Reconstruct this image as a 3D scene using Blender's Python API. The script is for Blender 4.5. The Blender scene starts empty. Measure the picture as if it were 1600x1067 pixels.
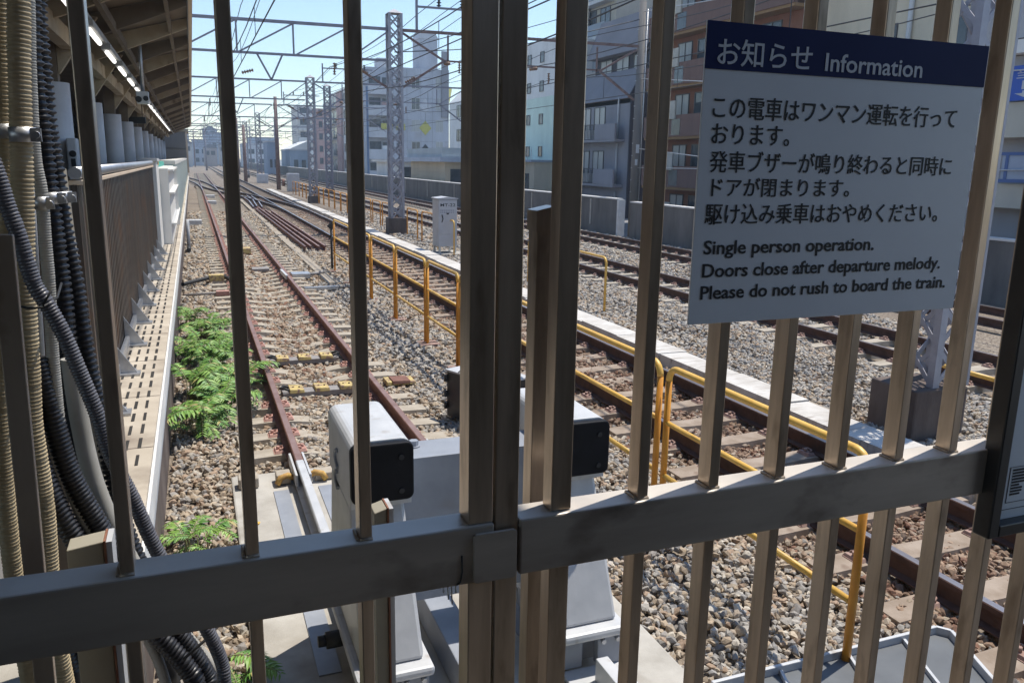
import bpy, bmesh, math, random
import numpy as np
from mathutils import Vector, Matrix
random.seed(7); RNG = np.random.default_rng(11)
SC = bpy.context.scene; COL = SC.collection
PI = math.pi

# ------------------------------------------------------------ camera, sky, sun, exposure
CAM_RIGHT = Vector((0.93255938, -0.36057835, 0.0177834)); CAM_DOWN = Vector((-0.06130538, -0.20671241, -0.9764792))
CAM_FWD = Vector((0.35577331, 0.90953462, -0.21487699))
cam = bpy.data.objects.new('camera', bpy.data.cameras.new('camera')); COL.objects.link(cam)
cam.matrix_world = Matrix(((CAM_RIGHT.x, -CAM_DOWN.x, -CAM_FWD.x, 0), (CAM_RIGHT.y, -CAM_DOWN.y, -CAM_FWD.y, 0),
                           (CAM_RIGHT.z, -CAM_DOWN.z, -CAM_FWD.z, 2.5), (0, 0, 0, 1)))
cam.data.sensor_width = 36; cam.data.lens = 28.46; cam.data.clip_start = .05; cam.data.clip_end = 4000
SC.camera = cam
SUN_EL, SUN_AZ = math.radians(68), math.radians(72)          # azimuth clockwise from +Y (along the tracks)
w = bpy.data.worlds.new('World'); SC.world = w; w.use_nodes = True
sky = w.node_tree.nodes.new('ShaderNodeTexSky'); sky.sky_type = 'NISHITA'; sky.sun_disc = False
sky.sun_elevation = SUN_EL; sky.sun_rotation = SUN_AZ; sky.air_density = 1.0; sky.dust_density = .0; sky.ozone_density = 1.5
bg = w.node_tree.nodes['Background']; w.node_tree.links.new(sky.outputs[0], bg.inputs[0]); bg.inputs[1].default_value = .15
sun = bpy.data.objects.new('sun', bpy.data.lights.new('sun', 'SUN')); COL.objects.link(sun)
sun.data.energy = 4.0; sun.data.angle = math.radians(.5); sun.data.color = (1, .94, .84)
sdir = Vector((math.sin(SUN_AZ) * math.cos(SUN_EL), math.cos(SUN_AZ) * math.cos(SUN_EL), math.sin(SUN_EL)))
sun.rotation_euler = sdir.to_track_quat('Z', 'Y').to_euler(); sun.location = (30, 20, 60)
SC.view_settings.view_transform = 'Standard'; SC.view_settings.look = 'None'
SC.view_settings.exposure = 0.4; SC.view_settings.gamma = 1
SC.render.engine = 'CYCLES'
SC.cycles.max_bounces = 6; SC.cycles.diffuse_bounces = 3; SC.cycles.glossy_bounces = 3; SC.cycles.transmission_bounces = 4
SC.cycles.use_denoising = True

# ------------------------------------------------------------ materials
def M(name, col, col2=None, rough=.7, metal=0.0, scale=3.0, stretch=(1, 1, 1), bump=0.0, bscale=60, bdist=.01, detail=6,
      lo=.35, hi=.65, spec=.5, stain=None, stain_scale=4, stain_lo=.6, stain_hi=.75, stain_stretch=(1, 1, 1), emit=None, coat=0):
    m = bpy.data.materials.new(name); m.use_nodes = True
    nt = m.node_tree; N = nt.nodes; L = nt.links; p = N['Principled BSDF']
    if col2 is None: col2 = tuple(min(1, c * 1.18) for c in col); col = tuple(c * .85 for c in col)
    tc = N.new('ShaderNodeTexCoord'); mp = N.new('ShaderNodeMapping'); mp.inputs['Scale'].default_value = stretch
    L.new(tc.outputs['Object'], mp.inputs[0])
    nz = N.new('ShaderNodeTexNoise'); nz.inputs['Scale'].default_value = scale; nz.inputs['Detail'].default_value = detail
    nz.inputs['Roughness'].default_value = .62; L.new(mp.outputs[0], nz.inputs['Vector'])
    r = N.new('ShaderNodeValToRGB'); r.color_ramp.elements[0].position = lo; r.color_ramp.elements[1].position = hi
    r.color_ramp.elements[0].color = (*col, 1); r.color_ramp.elements[1].color = (*col2, 1)
    L.new(nz.outputs['Fac'], r.inputs[0]); out = r.outputs[0]
    if stain:
        mp2 = N.new('ShaderNodeMapping'); mp2.inputs['Scale'].default_value = stain_stretch; mp2.inputs['Location'].default_value = (3.1, 1.7, .4)
        L.new(tc.outputs['Object'], mp2.inputs[0])
        n2 = N.new('ShaderNodeTexNoise'); n2.inputs['Scale'].default_value = stain_scale; n2.inputs['Detail'].default_value = 7
        L.new(mp2.outputs[0], n2.inputs['Vector'])
        r2 = N.new('ShaderNodeValToRGB'); r2.color_ramp.elements[0].position = stain_lo; r2.color_ramp.elements[1].position = stain_hi
        L.new(n2.outputs['Fac'], r2.inputs[0])
        mx = N.new('ShaderNodeMix'); mx.data_type = 'RGBA'; L.new(r2.outputs[0], mx.inputs['Factor'])
        L.new(out, mx.inputs['A']); mx.inputs['B'].default_value = (*stain, 1); out = mx.outputs['Result']
    L.new(out, p.inputs['Base Color'])
    p.inputs['Roughness'].default_value = rough; p.inputs['Metallic'].default_value = metal; p.inputs['Specular IOR Level'].default_value = spec
    if coat: p.inputs['Coat Weight'].default_value = coat
    if bump:
        n3 = N.new('ShaderNodeTexNoise'); n3.inputs['Scale'].default_value = bscale; n3.inputs['Detail'].default_value = 4
        L.new(mp.outputs[0], n3.inputs['Vector'])
        b = N.new('ShaderNodeBump'); b.inputs['Strength'].default_value = bump; b.inputs['Distance'].default_value = bdist
        L.new(n3.outputs['Fac'], b.inputs['Height']); L.new(b.outputs[0], p.inputs['Normal'])
    if emit: p.inputs['Emission Color'].default_value = (*emit[0], 1); p.inputs['Emission Strength'].default_value = emit[1]
    return m

m_inox = M('brushed_stainless', (.44, .345, .26), (.72, .585, .46), rough=.32, metal=.72, scale=22, stretch=(1, 1, .1), bump=.09, bscale=260, bdist=.002,
           stain=(.22, .16, .115), stain_scale=34, stain_lo=.56, stain_hi=.86, stain_stretch=(1, 1, .3))
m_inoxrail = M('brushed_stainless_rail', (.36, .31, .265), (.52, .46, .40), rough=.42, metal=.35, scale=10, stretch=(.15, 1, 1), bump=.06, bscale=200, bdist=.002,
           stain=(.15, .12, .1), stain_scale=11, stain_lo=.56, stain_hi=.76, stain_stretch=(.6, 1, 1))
def sunlit_top(m, col):  # sunlit brightness put into the colour: up-facing faces paler and less metallic
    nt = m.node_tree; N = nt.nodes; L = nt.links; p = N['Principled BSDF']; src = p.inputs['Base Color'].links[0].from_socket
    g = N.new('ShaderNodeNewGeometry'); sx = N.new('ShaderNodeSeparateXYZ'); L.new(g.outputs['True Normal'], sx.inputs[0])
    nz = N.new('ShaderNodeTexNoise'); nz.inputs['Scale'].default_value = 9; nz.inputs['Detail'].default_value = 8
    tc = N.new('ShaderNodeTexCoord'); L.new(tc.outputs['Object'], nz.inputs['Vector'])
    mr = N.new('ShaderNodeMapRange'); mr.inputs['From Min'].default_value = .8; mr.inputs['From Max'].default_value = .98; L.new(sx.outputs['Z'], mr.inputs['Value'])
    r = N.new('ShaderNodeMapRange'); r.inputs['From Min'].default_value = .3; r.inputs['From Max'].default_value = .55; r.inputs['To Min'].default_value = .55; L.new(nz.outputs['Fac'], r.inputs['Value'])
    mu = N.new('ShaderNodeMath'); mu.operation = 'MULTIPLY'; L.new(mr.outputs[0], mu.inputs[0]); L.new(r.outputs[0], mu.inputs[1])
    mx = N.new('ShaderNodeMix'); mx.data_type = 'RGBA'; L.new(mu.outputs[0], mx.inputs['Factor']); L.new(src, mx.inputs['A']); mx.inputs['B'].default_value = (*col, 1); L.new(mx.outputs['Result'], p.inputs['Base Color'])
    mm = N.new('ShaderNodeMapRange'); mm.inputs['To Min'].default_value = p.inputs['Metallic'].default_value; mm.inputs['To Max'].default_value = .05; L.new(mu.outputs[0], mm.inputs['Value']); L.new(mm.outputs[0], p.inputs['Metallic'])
sunlit_top(m_inoxrail, (.60, .55, .49))
m_oldsteel = M('weathered_steel', (.34, .27, .21), (.46, .38, .30), rough=.5, metal=.35, scale=9, stretch=(1, 1, .3), stain=(.12, .06, .03), stain_scale=7)
m_galv = M('galvanised_steel', (.42, .43, .45), (.55, .56, .58), rough=.42, metal=.75, scale=18, bump=.03, bscale=80)
m_mast = M('grey_mast_paint', (.30, .30, .34), (.38, .38, .42), rough=.6, metal=.1, scale=5, stain=(.25, .2, .18), stain_scale=6, stain_lo=.66, stain_hi=.8)
m_gantryfar = M('gantry_paint', (.20, .20, .25), (.27, .27, .32), rough=.7, scale=4)
m_gantryrust = M('rusted_gantry_steel', (.15, .09, .08), (.24, .17, .16), rough=.8, scale=6)
m_white = M('sign_white', (.74, .76, .81), (.78, .80, .85), rough=.4, scale=6)
m_navy = M('sign_navy', (.018, .026, .10), (.022, .031, .115), rough=.6, scale=6, spec=.15)
m_ink = M('black_ink', (.012, .012, .016), (.015, .015, .02), rough=.6)
m_lightink = M('pale_lettering', (.64, .66, .72), (.67, .69, .75), rough=.5)
m_blackframe = M('black_frame', (.012, .012, .014), (.02, .02, .022), rough=.4, scale=20)
m_paper = M('poster_paper', (.62, .66, .7), (.66, .7, .74), rough=.35, scale=4)
m_conc = M('concrete', (.36, .335, .295), (.48, .455, .41), rough=.9, scale=4, bump=.25, bscale=90, bdist=.006, stain=(.25, .22, .18), stain_scale=2.2, stain_lo=.56, stain_hi=.78)
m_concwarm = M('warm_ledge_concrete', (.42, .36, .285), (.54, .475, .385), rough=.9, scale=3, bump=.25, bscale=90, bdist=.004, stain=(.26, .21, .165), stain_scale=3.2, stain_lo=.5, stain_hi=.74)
m_walk = M('bleached_walkway', (.47, .44, .40), (.64, .615, .58), rough=.9, scale=2.2, bump=.25, bscale=60, stain=(.36, .32, .28), stain_scale=7, stain_lo=.55, stain_hi=.72, stain_stretch=(.5, 2.4, 1))
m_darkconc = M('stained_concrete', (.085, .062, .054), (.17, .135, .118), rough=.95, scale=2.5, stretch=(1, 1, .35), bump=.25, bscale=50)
m_wall = M('parapet_concrete', (.12, .115, .11), (.19, .18, .17), rough=.95, scale=1.6, stretch=(1, 1, .3), bump=.2, bscale=40, stain=(.07, .065, .06), stain_scale=2.2, stain_stretch=(1, 1, .15))
m_wallcap = M('parapet_cap', (.62, .61, .59), (.75, .74, .72), rough=.85)
m_sleeper = M('sleeper_concrete', (.33, .285, .225), (.45, .40, .33), rough=.95, scale=6, bump=.3, bscale=80, bdist=.005, stain=(.25, .18, .13), stain_scale=5)
m_sleeperbrown = M('sleeper_brown', (.25, .19, .14), (.36, .29, .23), rough=.95, scale=6, bump=.3, bscale=80, bdist=.005, stain=(.16, .1, .07), stain_scale=4)
m_rust = M('rail_rust', (.055, .025, .017), (.10, .05, .035), rough=.85, scale=7, bump=.15, bscale=120)
m_rustred = M('rail_rust_red', (.17, .075, .055), (.24, .12, .09), rough=.8, scale=7, bump=.15, bscale=120)
m_railtop = M('polished_rail_head', (.42, .40, .43), (.55, .52, .54), rough=.3, metal=.85, scale=12, stretch=(1, .05, 1))
m_railtopT1 = M('dull_rail_head', (.22, .13, .11), (.30, .2, .18), rough=.55, metal=.3, scale=5)
m_clip = M('rail_clip_rust', (.24, .14, .11), (.38, .26, .22), rough=.85, scale=20)
m_clippink = M('rail_clip_primer', (.42, .22, .18), (.5, .3, .25), rough=.8, scale=20)
m_yellow = M('yellow_rail_paint', (.72, .42, .07), (.80, .50, .12), rough=.42, scale=9, stain=(.5, .25, .05), stain_scale=11, stain_lo=.66, stain_hi=.8)
m_orange = M('orange_post_paint', (.60, .24, .02), (.70, .32, .035), rough=.45, scale=7, stain=(.33, .13, .03), stain_scale=9, stain_lo=.64, stain_hi=.8)
m_padyellow = M('chipped_yellow', (.50, .38, .14), (.60, .47, .19), rough=.75, scale=12, stain=(.28, .18, .13), stain_scale=18, stain_lo=.48, stain_hi=.6)
m_padsteel = M('grey_steel_plate', (.25, .23, .22), (.33, .31, .3), rough=.7, metal=.2, scale=15)
m_bufwhite = M('buffer_white_paint', (.47, .48, .495), (.57, .575, .585), rough=.45, scale=5, stain=(.34, .295, .25), stain_scale=7, stain_lo=.6, stain_hi=.8, stain_stretch=(1.6, 1.6, .35), bump=.04, bscale=30)
m_bufgrey = M('buffer_grey_paint', (.25, .27, .31), (.31, .33, .37), rough=.5, scale=5, stain=(.25, .25, .26), stain_scale=5, stain_lo=.62, stain_hi=.8)
m_rubber = M('black_rubber', (.005, .005, .007), (.009, .009, .012), rough=.6, scale=9, bump=.05, spec=.2)
m_black = M('matte_black', (.015, .015, .017), (.024, .024, .026), rough=.6)
m_cabtan = M('tan_conduit', (.42, .325, .19), (.56, .455, .29), rough=.55, scale=12)
m_cabgrey = M('grey_conduit', (.36, .345, .31), (.44, .425, .39), rough=.55, scale=12)
m_cabblack = M('black_conduit', (.016, .016, .02), (.03, .03, .034), rough=.38, scale=12)
m_cabdark = M('charcoal_conduit', (.10, .10, .12), (.15, .15, .17), rough=.36, scale=12)
m_cream = M('cream_chipped_paint', (.33, .30, .235), (.39, .36, .285), rough=.6, scale=5, stain=(.1, .06, .04), stain_scale=14, stain_lo=.7, stain_hi=.74)
m_rustedge = M('raw_rust_edge', (.2, .08, .05), (.32, .15, .08), rough=.8, scale=25)
m_roofunder = M('canopy_brown', (.12, .09, .065), (.17, .135, .10), rough=.85, scale=1.5, stain=(.07, .05, .035), stain_scale=2)
m_roofbeam = M('canopy_beam_cream', (.32, .26, .18), (.42, .35, .26), rough=.8, scale=2, stain=(.17, .12, .08), stain_scale=3)
m_fascia = M('canopy_fascia', (.55, .43, .32), (.62, .5, .38), rough=.75, scale=2)
m_colwrap = M('white_column_wrap', (.55, .55, .57), (.62, .62, .64), rough=.45, scale=3)
m_colsteel = M('brown_column_steel', (.15, .11, .08), (.2, .16, .12), rough=.8, scale=2)
m_dark = M('dark_interior', (.02, .018, .016), (.04, .036, .032), rough=.9, scale=1)
m_panel = M('weathered_metal_sheet', (.035, .027, .022), (.10, .083, .072), rough=.36, metal=.35, scale=7, stretch=(1, 1, .06), stain=(.12, .06, .03), stain_scale=2.4, stain_lo=.5, stain_hi=.72)
m_doorwhite = M('platform_door_white', (.72, .70, .66), (.78, .76, .72), rough=.5, scale=3)
m_doorgreen = M('platform_door_green', (.42, .58, .53), (.5, .65, .6), rough=.5, scale=3)
m_teal = M('teal_panel', (.06, .36, .29), (.08, .42, .34), rough=.5)
m_lamp = M('fluorescent_tube', (.9, .9, .88), (.95, .95, .92), emit=((1, .98, .93), 1.4))
m_lampbox = M('lamp_housing', (.34, .33, .32), (.42, .41, .4), rough=.6)
m_tarp = M('olive_tarpaulin', (.30, .31, .26), (.38, .39, .33), rough=.35, scale=5, bump=.3, bscale=12, bdist=.02)
m_duct = M('cable_duct_concrete', (.30, .255, .2), (.40, .35, .29), rough=.95, scale=5, bump=.2)
m_glass = M('window_glass', (.03, .04, .05), (.10, .12, .14), rough=.12, scale=.8, spec=.6)
m_curtain = M('curtained_glass', (.30, .31, .31), (.42, .43, .42), rough=.3, scale=2, stretch=(3, 3, .2))
m_alu = M('dark_window_frame', (.06, .06, .065), (.08, .08, .085), rough=.5)
m_alulight = M('pale_window_frame', (.5, .5, .5), (.56, .56, .56), rough=.5)
m_leaf = M('weed_leaf', (.11, .24, .035), (.27, .43, .09), rough=.5, scale=7)
m_leafdark = M('weed_leaf_dark', (.07, .19, .035), (.14, .30, .06), rough=.5, scale=7)
m_leafdry = M('weed_leaf_dry', (.36, .30, .10), (.45, .38, .16), rough=.6, scale=7)
m_stem = M('weed_stem', (.22, .25, .10), (.3, .3, .14), rough=.7)
m_cabinet = M('cabinet_grey', (.46, .46, .48), (.53, .53, .55), rough=.5, scale=3)
m_wire = M('overhead_copper_wire', (.03, .03, .035), (.05, .05, .055), rough=.6)
m_insul = M('brown_insulator', (.16, .08, .05), (.3, .2, .14), rough=.3)
m_insulw = M('white_insulator', (.6, .58, .55), (.66, .64, .6), rough=.3)
m_bluesign = M('blue_sign', (.02, .08, .42), (.025, .1, .47), rough=.4)
m_rockbase = M('ballast_bed', (.10, .075, .058), (.36, .30, .235), rough=1, scale=26, bump=1, bscale=22, bdist=.05, detail=9, lo=.36, hi=.6, stain=(.20, .16, .125), stain_scale=.35, stain_lo=.45, stain_hi=.65)
m_city = M('city_ground', (.17, .165, .16), (.24, .235, .23), rough=.95, scale=.3)
m_plat = M('platform_floor', (.2, .19, .18), (.28, .27, .25), rough=.9, scale=2)
def wallmat(n, c, var=.1, **k): return M(n, tuple(x * (1 - var) for x in c), tuple(min(1, x * (1 + var)) for x in c), rough=.85, scale=k.pop('scale', .6), stretch=(1, 1, .4), **k)

# ------------------------------------------------------------ mesh builder
class MB:
    def __init__(s): s.v = []; s.f = []; s.m = []; s.sm = []
    def add(s, V, F, mi=0, smooth=False):
        o = len(s.v); s.v += [tuple(p) for p in V]
        for f in F: s.f.append(tuple(i + o for i in f)); s.m.append(mi); s.sm.append(smooth)
        return s
    def box(s, a, b, mi=0):
        x0, y0, z0 = a; x1, y1, z1 = b
        if x0 > x1: x0, x1 = x1, x0
        if y0 > y1: y0, y1 = y1, y0
        if z0 > z1: z0, z1 = z1, z0
        return s.add([(x0, y0, z0), (x1, y0, z0), (x1, y1, z0), (x0, y1, z0), (x0, y0, z1), (x1, y0, z1), (x1, y1, z1), (x0, y1, z1)],
              [(0, 3, 2, 1), (4, 5, 6, 7), (0, 1, 5, 4), (1, 2, 6, 5), (2, 3, 7, 6), (3, 0, 4, 7)], mi)
    def hexa(s, lo, hi, mi=0):                      # two quads of four corners, lower then upper, counter-clockwise from above
        return s.add(list(lo) + list(hi), [(0, 3, 2, 1), (4, 5, 6, 7), (0, 1, 5, 4), (1, 2, 6, 5), (2, 3, 7, 6), (3, 0, 4, 7)], mi)
    def bar(s, p0, p1, wx, wy, mi=0, up=(0, 0, 1)):  # rectangular bar between two points
        p0, p1 = Vector(p0), Vector(p1); d = (p1 - p0).normalized(); u = Vector(up)
        if abs(d.dot(u)) > .98: u = Vector((0, 1, 0))
        a = d.cross(u).normalized() * wx / 2; b = a.cross(d).normalized() * wy / 2
        V = [p + q for p in (p0, p1) for q in (-a - b, a - b, a + b, -a + b)]
        return s.add(V, [(0, 3, 2, 1), (4, 5, 6, 7), (0, 1, 5, 4), (1, 2, 6, 5), (2, 3, 7, 6), (3, 0, 4, 7)], mi)
    def tube(s, P, r, n=10, mi=0, smooth=True, cap=True):
        P = [Vector(p) for p in P]; k = len(P); R = r if hasattr(r, '__len__') else [r] * k
        t0 = (P[1] - P[0]).normalized(); u = t0.orthogonal().normalized(); V = []
        for i in range(k):
            t = (P[min(i + 1, k - 1)] - P[max(i - 1, 0)]).normalized()
            u = (u - t * u.dot(t)); u = u.normalized() if u.length > 1e-6 else t.orthogonal().normalized(); q = t.cross(u)
            V += [P[i] + (u * math.cos(2 * PI * j / n) + q * math.sin(2 * PI * j / n)) * R[i] for j in range(n)]
        F = [(i * n + j, i * n + (j + 1) % n, (i + 1) * n + (j + 1) % n, (i + 1) * n + j) for i in range(k - 1) for j in range(n)]
        s.add(V, F, mi, smooth)
        if cap:
            o = len(s.v) - k * n
            s.f.append(tuple(o + j for j in reversed(range(n)))); s.m.append(mi); s.sm.append(False)
            s.f.append(tuple(o + (k - 1) * n + j for j in range(n))); s.m.append(mi); s.sm.append(False)
        return s
    def prism_y(s, poly, y0, y1, mi=0):              # polygon in x,z extruded along y
        n = len(poly); V = [(x, y0, z) for x, z in poly] + [(x, y1, z) for x, z in poly]
        return s.add(V, [tuple(range(n)), tuple(range(2 * n - 1, n - 1, -1))] + [(i, i + n, (i + 1) % n + n, (i + 1) % n) for i in range(n)], mi)
    def prism_z(s, poly, z0, z1, mi=0):
        n = len(poly); V = [(x, y, z0) for x, y in poly] + [(x, y, z1) for x, y in poly]
        return s.add(V, [tuple(range(n - 1, -1, -1)), tuple(range(n, 2 * n))] + [(i, (i + 1) % n, (i + 1) % n + n, i + n) for i in range(n)], mi)
    def build(s, name, mats, parent=None, bevel=0, fix=True):
        me = bpy.data.meshes.new(name); me.from_pydata(s.v, [], s.f)
        for m in (mats if isinstance(mats, (list, tuple)) else [mats]): me.materials.append(m)
        me.polygons.foreach_set('material_index', s.m); me.polygons.foreach_set('use_smooth', s.sm)
        if fix:
            b = bmesh.new(); b.from_mesh(me); bmesh.ops.recalc_face_normals(b, faces=b.faces); b.to_mesh(me); b.free()
        o = bpy.data.objects.new(name, me); COL.objects.link(o)
        if parent: o.parent = parent
        if bevel:
            md = o.modifiers.new('bevel', 'BEVEL'); md.width = bevel; md.segments = 2; md.limit_method = 'ANGLE'; md.angle_limit = math.radians(40)
        return o
def tag(o, label=None, cat=None, group=None, kind=None):
    if label: o['label'] = label
    if cat: o['category'] = cat
    if group: o['group'] = group
    if kind: o['kind'] = kind
    return o
def thing(name, loc, label, cat, group=None):
    o = bpy.data.objects.new(name, None); COL.objects.link(o); o.location = loc; o.empty_display_size = .1
    return tag(o, label, cat, group)
def rel(o):                                          # builder offset so that parts are modelled in world coordinates
    return o.location
def part(mb, name, mats, root, bevel=0):             # part modelled in world coordinates under an unrotated root
    o = mb.build(name, mats, root, bevel); o.location = -Vector(root.location) if not root.parent else Vector((0, 0, 0)); return o
def sub(mb, name, mats, p, bevel=0):                 # sub-part in world coordinates under a part that was itself built in world coordinates
    return mb.build(name, mats, p, bevel)
ORD = ['nearest', 'second', 'third', 'fourth', 'fifth', 'sixth', 'seventh', 'eighth', 'ninth', 'tenth', 'eleventh', 'twelfth', 'thirteenth', 'fourteenth', 'fifteenth',
       'sixteenth', 'seventeenth', 'eighteenth', 'nineteenth', 'twentieth']
def smooth_path(P, step=.02):
    P = [Vector(p) for p in P]; out = []
    for i in range(len(P) - 1):
        p0, p1, p2, p3 = P[max(i - 1, 0)], P[i], P[i + 1], P[min(i + 2, len(P) - 1)]
        n = max(2, int((p2 - p1).length / step))
        for k in range(n):
            t = k / n
            out.append(.5 * ((2 * p1) + (p2 - p0) * t + (2 * p0 - 5 * p1 + 4 * p2 - p3) * t * t + (3 * p1 - p0 - 3 * p2 + p3) * t ** 3))
    out.append(P[-1]); return out
def text_mesh(body, x0, x1, z0, z1, y, mat, name, parent, weight=0.0, depth=.0006):
    c = bpy.data.curves.new('txt', 'FONT'); c.body = body; c.size = 1; c.offset = weight; c.extrude = .002; c.resolution_u = 3
    t = bpy.data.objects.new('txt', c); COL.objects.link(t); bpy.context.view_layer.update()
    dg = bpy.context.evaluated_depsgraph_get(); me = bpy.data.meshes.new_from_object(t.evaluated_get(dg))
    bpy.data.objects.remove(t)
    n = len(me.vertices); a = np.empty(n * 3, np.float32); me.vertices.foreach_get('co', a); a = a.reshape(-1, 3)
    mn, mx = a.min(0), a.max(0)
    b = np.empty_like(a)
    b[:, 0] = x0 + (a[:, 0] - mn[0]) / (mx[0] - mn[0]) * (x1 - x0)
    b[:, 2] = z0 + (a[:, 1] - mn[1]) / (mx[1] - mn[1]) * (z1 - z0)
    b[:, 1] = y - (a[:, 2] - mn[2]) / max(1e-6, mx[2] - mn[2]) * depth
    me.vertices.foreach_set('co', b.reshape(-1)); me.update(); me.name = name; me.materials.clear(); me.materials.append(mat)
    o = bpy.data.objects.new(name, me); COL.objects.link(o)
    if parent: o.parent = parent; o.location = -Vector(parent.location)
    return o

# ------------------------------------------------------------ ground
tag(MB().add([(-3000, -1500, -.6), (3000, -1500, -.6), (3000, 4000, -.6), (-3000, 4000, -.6)], [(0, 1, 2, 3)]).build('ground', m_city), kind='structure')
tag(MB().add([(-9, 1.05, -.245), (15.6, 1.05, -.245), (15.6, 420, -.245), (-9, 420, -.245)], [(0, 1, 2, 3)]).build('track_bed', m_rockbase), kind='structure')

# ballast: real stones where single stones can be seen, one mass
def stones():
    phi = (1 + 5 ** .5) / 2
    ico = np.array([(-1, phi, 0), (1, phi, 0), (-1, -phi, 0), (1, -phi, 0), (0, -1, phi), (0, 1, phi), (0, -1, -phi), (0, 1, -phi), (phi, 0, -1), (phi, 0, 1), (-phi, 0, -1), (-phi, 0, 1)]) / 1.902
    tri = np.array([(0, 11, 5), (0, 5, 1), (0, 1, 7), (0, 7, 10), (0, 10, 11), (1, 5, 9), (5, 11, 4), (11, 10, 2), (10, 7, 6), (7, 1, 8), (3, 9, 4), (3, 4, 2), (3, 2, 6), (3, 6, 8), (3, 8, 9), (4, 9, 5), (2, 4, 11), (6, 2, 10), (8, 6, 7), (9, 8, 1)])
    temps = []
    for k in range(24):
        q = ico * RNG.uniform(.62, 1.3, (12, 1)) * np.array([1, RNG.uniform(.55, .95), RNG.uniform(.42, .75)])
        temps.append(q)
    temps = np.array(temps)
    R3 = np.array([CAM_RIGHT, CAM_DOWN, CAM_FWD])
    def zone(x0, x1, y0, y1, per, size, zlo, zhi):
        n = int((x1 - x0) * (y1 - y0) * per)
        p = np.column_stack([RNG.uniform(x0, x1, n), RNG.uniform(y0, y1, n), RNG.uniform(zlo, zhi, n)])
        c = (p - np.array([0, 0, 2.5])) @ R3.T
        u = c[:, 0] / c[:, 2]; v = c[:, 1] / c[:, 2]
        keep = (c[:, 2] > 0) & (u > -.75) & (u < .76) & (v < .55)
        p = p[keep]; s = size * RNG.uniform(.6, 1.35, len(p)) ** 1.0
        return p, s
    Z = [zone(-.32, 9, 2.4, 6.5, 960, .032, -.232, -.188), zone(-.32, 9, 6.5, 10, 780, .0335, -.235, -.192), zone(-.32, 12, 10, 16, 430, .043, -.238, -.195),
         zone(-.32, 15.5, 16, 27, 170, .055, -.24, -.205), zone(-.32, 15.5, 27, 45, 70, .075, -.245, -.21)]
    P = np.concatenate([a for a, b in Z]); S = np.concatenate([b for a, b in Z])
    # keep clear of slabs, walkway, platform block and beneath the sleepers of the tracks' centres
    x, y = P[:, 0], P[:, 1]
    bad = ((x > .16) & (x < 2.33) & (y < 6.95)) | ((x > 5.88) & (x < 6.42) & (y > 4)) | ((x > 6.72) & (x < 7.5) & (y > 5.8) & (y < 6.5)) | ((x > 15.3))
    # shoulder humps: a little higher between tracks and at track sides
    P[:, 2] += .03 * np.exp(-((x - 3.1) / .5) ** 2) * (y > 2) + .02 * np.sin(x * 5.1 + y * 1.7) * np.sin(y * 2.3) + .03 * np.exp(-((x - 8.0) / .6) ** 2)
    P, S = P[~bad], S[~bad]; n = len(P)
    a, b, c = RNG.uniform(0, 2 * PI, n), RNG.normal(0, .5, n), RNG.normal(0, .5, n)
    ca, sa, cb, sb, cc, sc = np.cos(a), np.sin(a), np.cos(b), np.sin(b), np.cos(c), np.sin(c)
    Rz = np.zeros((n, 3, 3)); Rz[:, 0, 0] = ca; Rz[:, 0, 1] = -sa; Rz[:, 1, 0] = sa; Rz[:, 1, 1] = ca; Rz[:, 2, 2] = 1
    Rx = np.zeros((n, 3, 3)); Rx[:, 1, 1] = cb; Rx[:, 1, 2] = -sb; Rx[:, 2, 1] = sb; Rx[:, 2, 2] = cb; Rx[:, 0, 0] = 1
    Ry = np.zeros((n, 3, 3)); Ry[:, 0, 0] = cc; Ry[:, 0, 2] = sc; Ry[:, 2, 0] = -sc; Ry[:, 2, 2] = cc; Ry[:, 1, 1] = 1
    R = Rz @ Rx @ Ry
    T = temps[RNG.integers(0, len(temps), n)] * S[:, None, None]
    V = np.einsum('nij,nkj->nki', R, T) + P[:, None, :]
    F = (tri[None] + (np.arange(n) * 12)[:, None, None]).reshape(-1, 3)
    # stone colours: rusty near running rails, grey fresh stone by the handrail, mixed elsewhere
    brown = np.array([(.30, .20, .135), (.36, .255, .18), (.25, .16, .11), (.42, .33, .25), (.24, .13, .085), (.34, .23, .155)])
    grey = np.array([(.37, .35, .32), (.31, .295, .28), (.44, .405, .355), (.27, .255, .24), (.41, .335, .26), (.48, .44, .39)])
    tan = np.array([(.42, .33, .235), (.48, .395, .295), (.37, .295, .215), (.53, .47, .385), (.37, .265, .185), (.36, .33, .29), (.33, .30, .27)])
    x, y = P[:, 0], P[:, 1]
    wob = .25 * np.sin(y * 1.3 + 2 * np.sin(x * 2.1)) + RNG.normal(0, .22, n)
    g = np.exp(-((x + wob * .5 - 2.85) / .42) ** 2) * (y < 19) * np.where(y < 6, .55, .95) + (x > 6.6) * .45
    br = np.exp(-((x - 4.84) / .95) ** 4) * .95 + np.exp(-((x - 1.27) / .5) ** 4) * .38 * (y > 9)
    u = RNG.uniform(0, 1, n)
    col = tan[RNG.integers(0, 7, n)].copy()
    k = u < br; col[k] = brown[RNG.integers(0, 6, n)][k]
    k2 = RNG.uniform(0, 1, n) < g; col[k2] = grey[RNG.integers(0, 6, n)][k2]
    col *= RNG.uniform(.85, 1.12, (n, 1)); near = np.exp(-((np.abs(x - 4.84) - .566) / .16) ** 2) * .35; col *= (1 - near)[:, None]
    me = bpy.data.meshes.new('ballast'); nv = n * 12; nf = len(F)
    me.vertices.add(nv); me.vertices.foreach_set('co', V.reshape(-1).astype(np.float32))
    me.loops.add(nf * 3); me.loops.foreach_set('vertex_index', F.reshape(-1).astype(np.int32))
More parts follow.
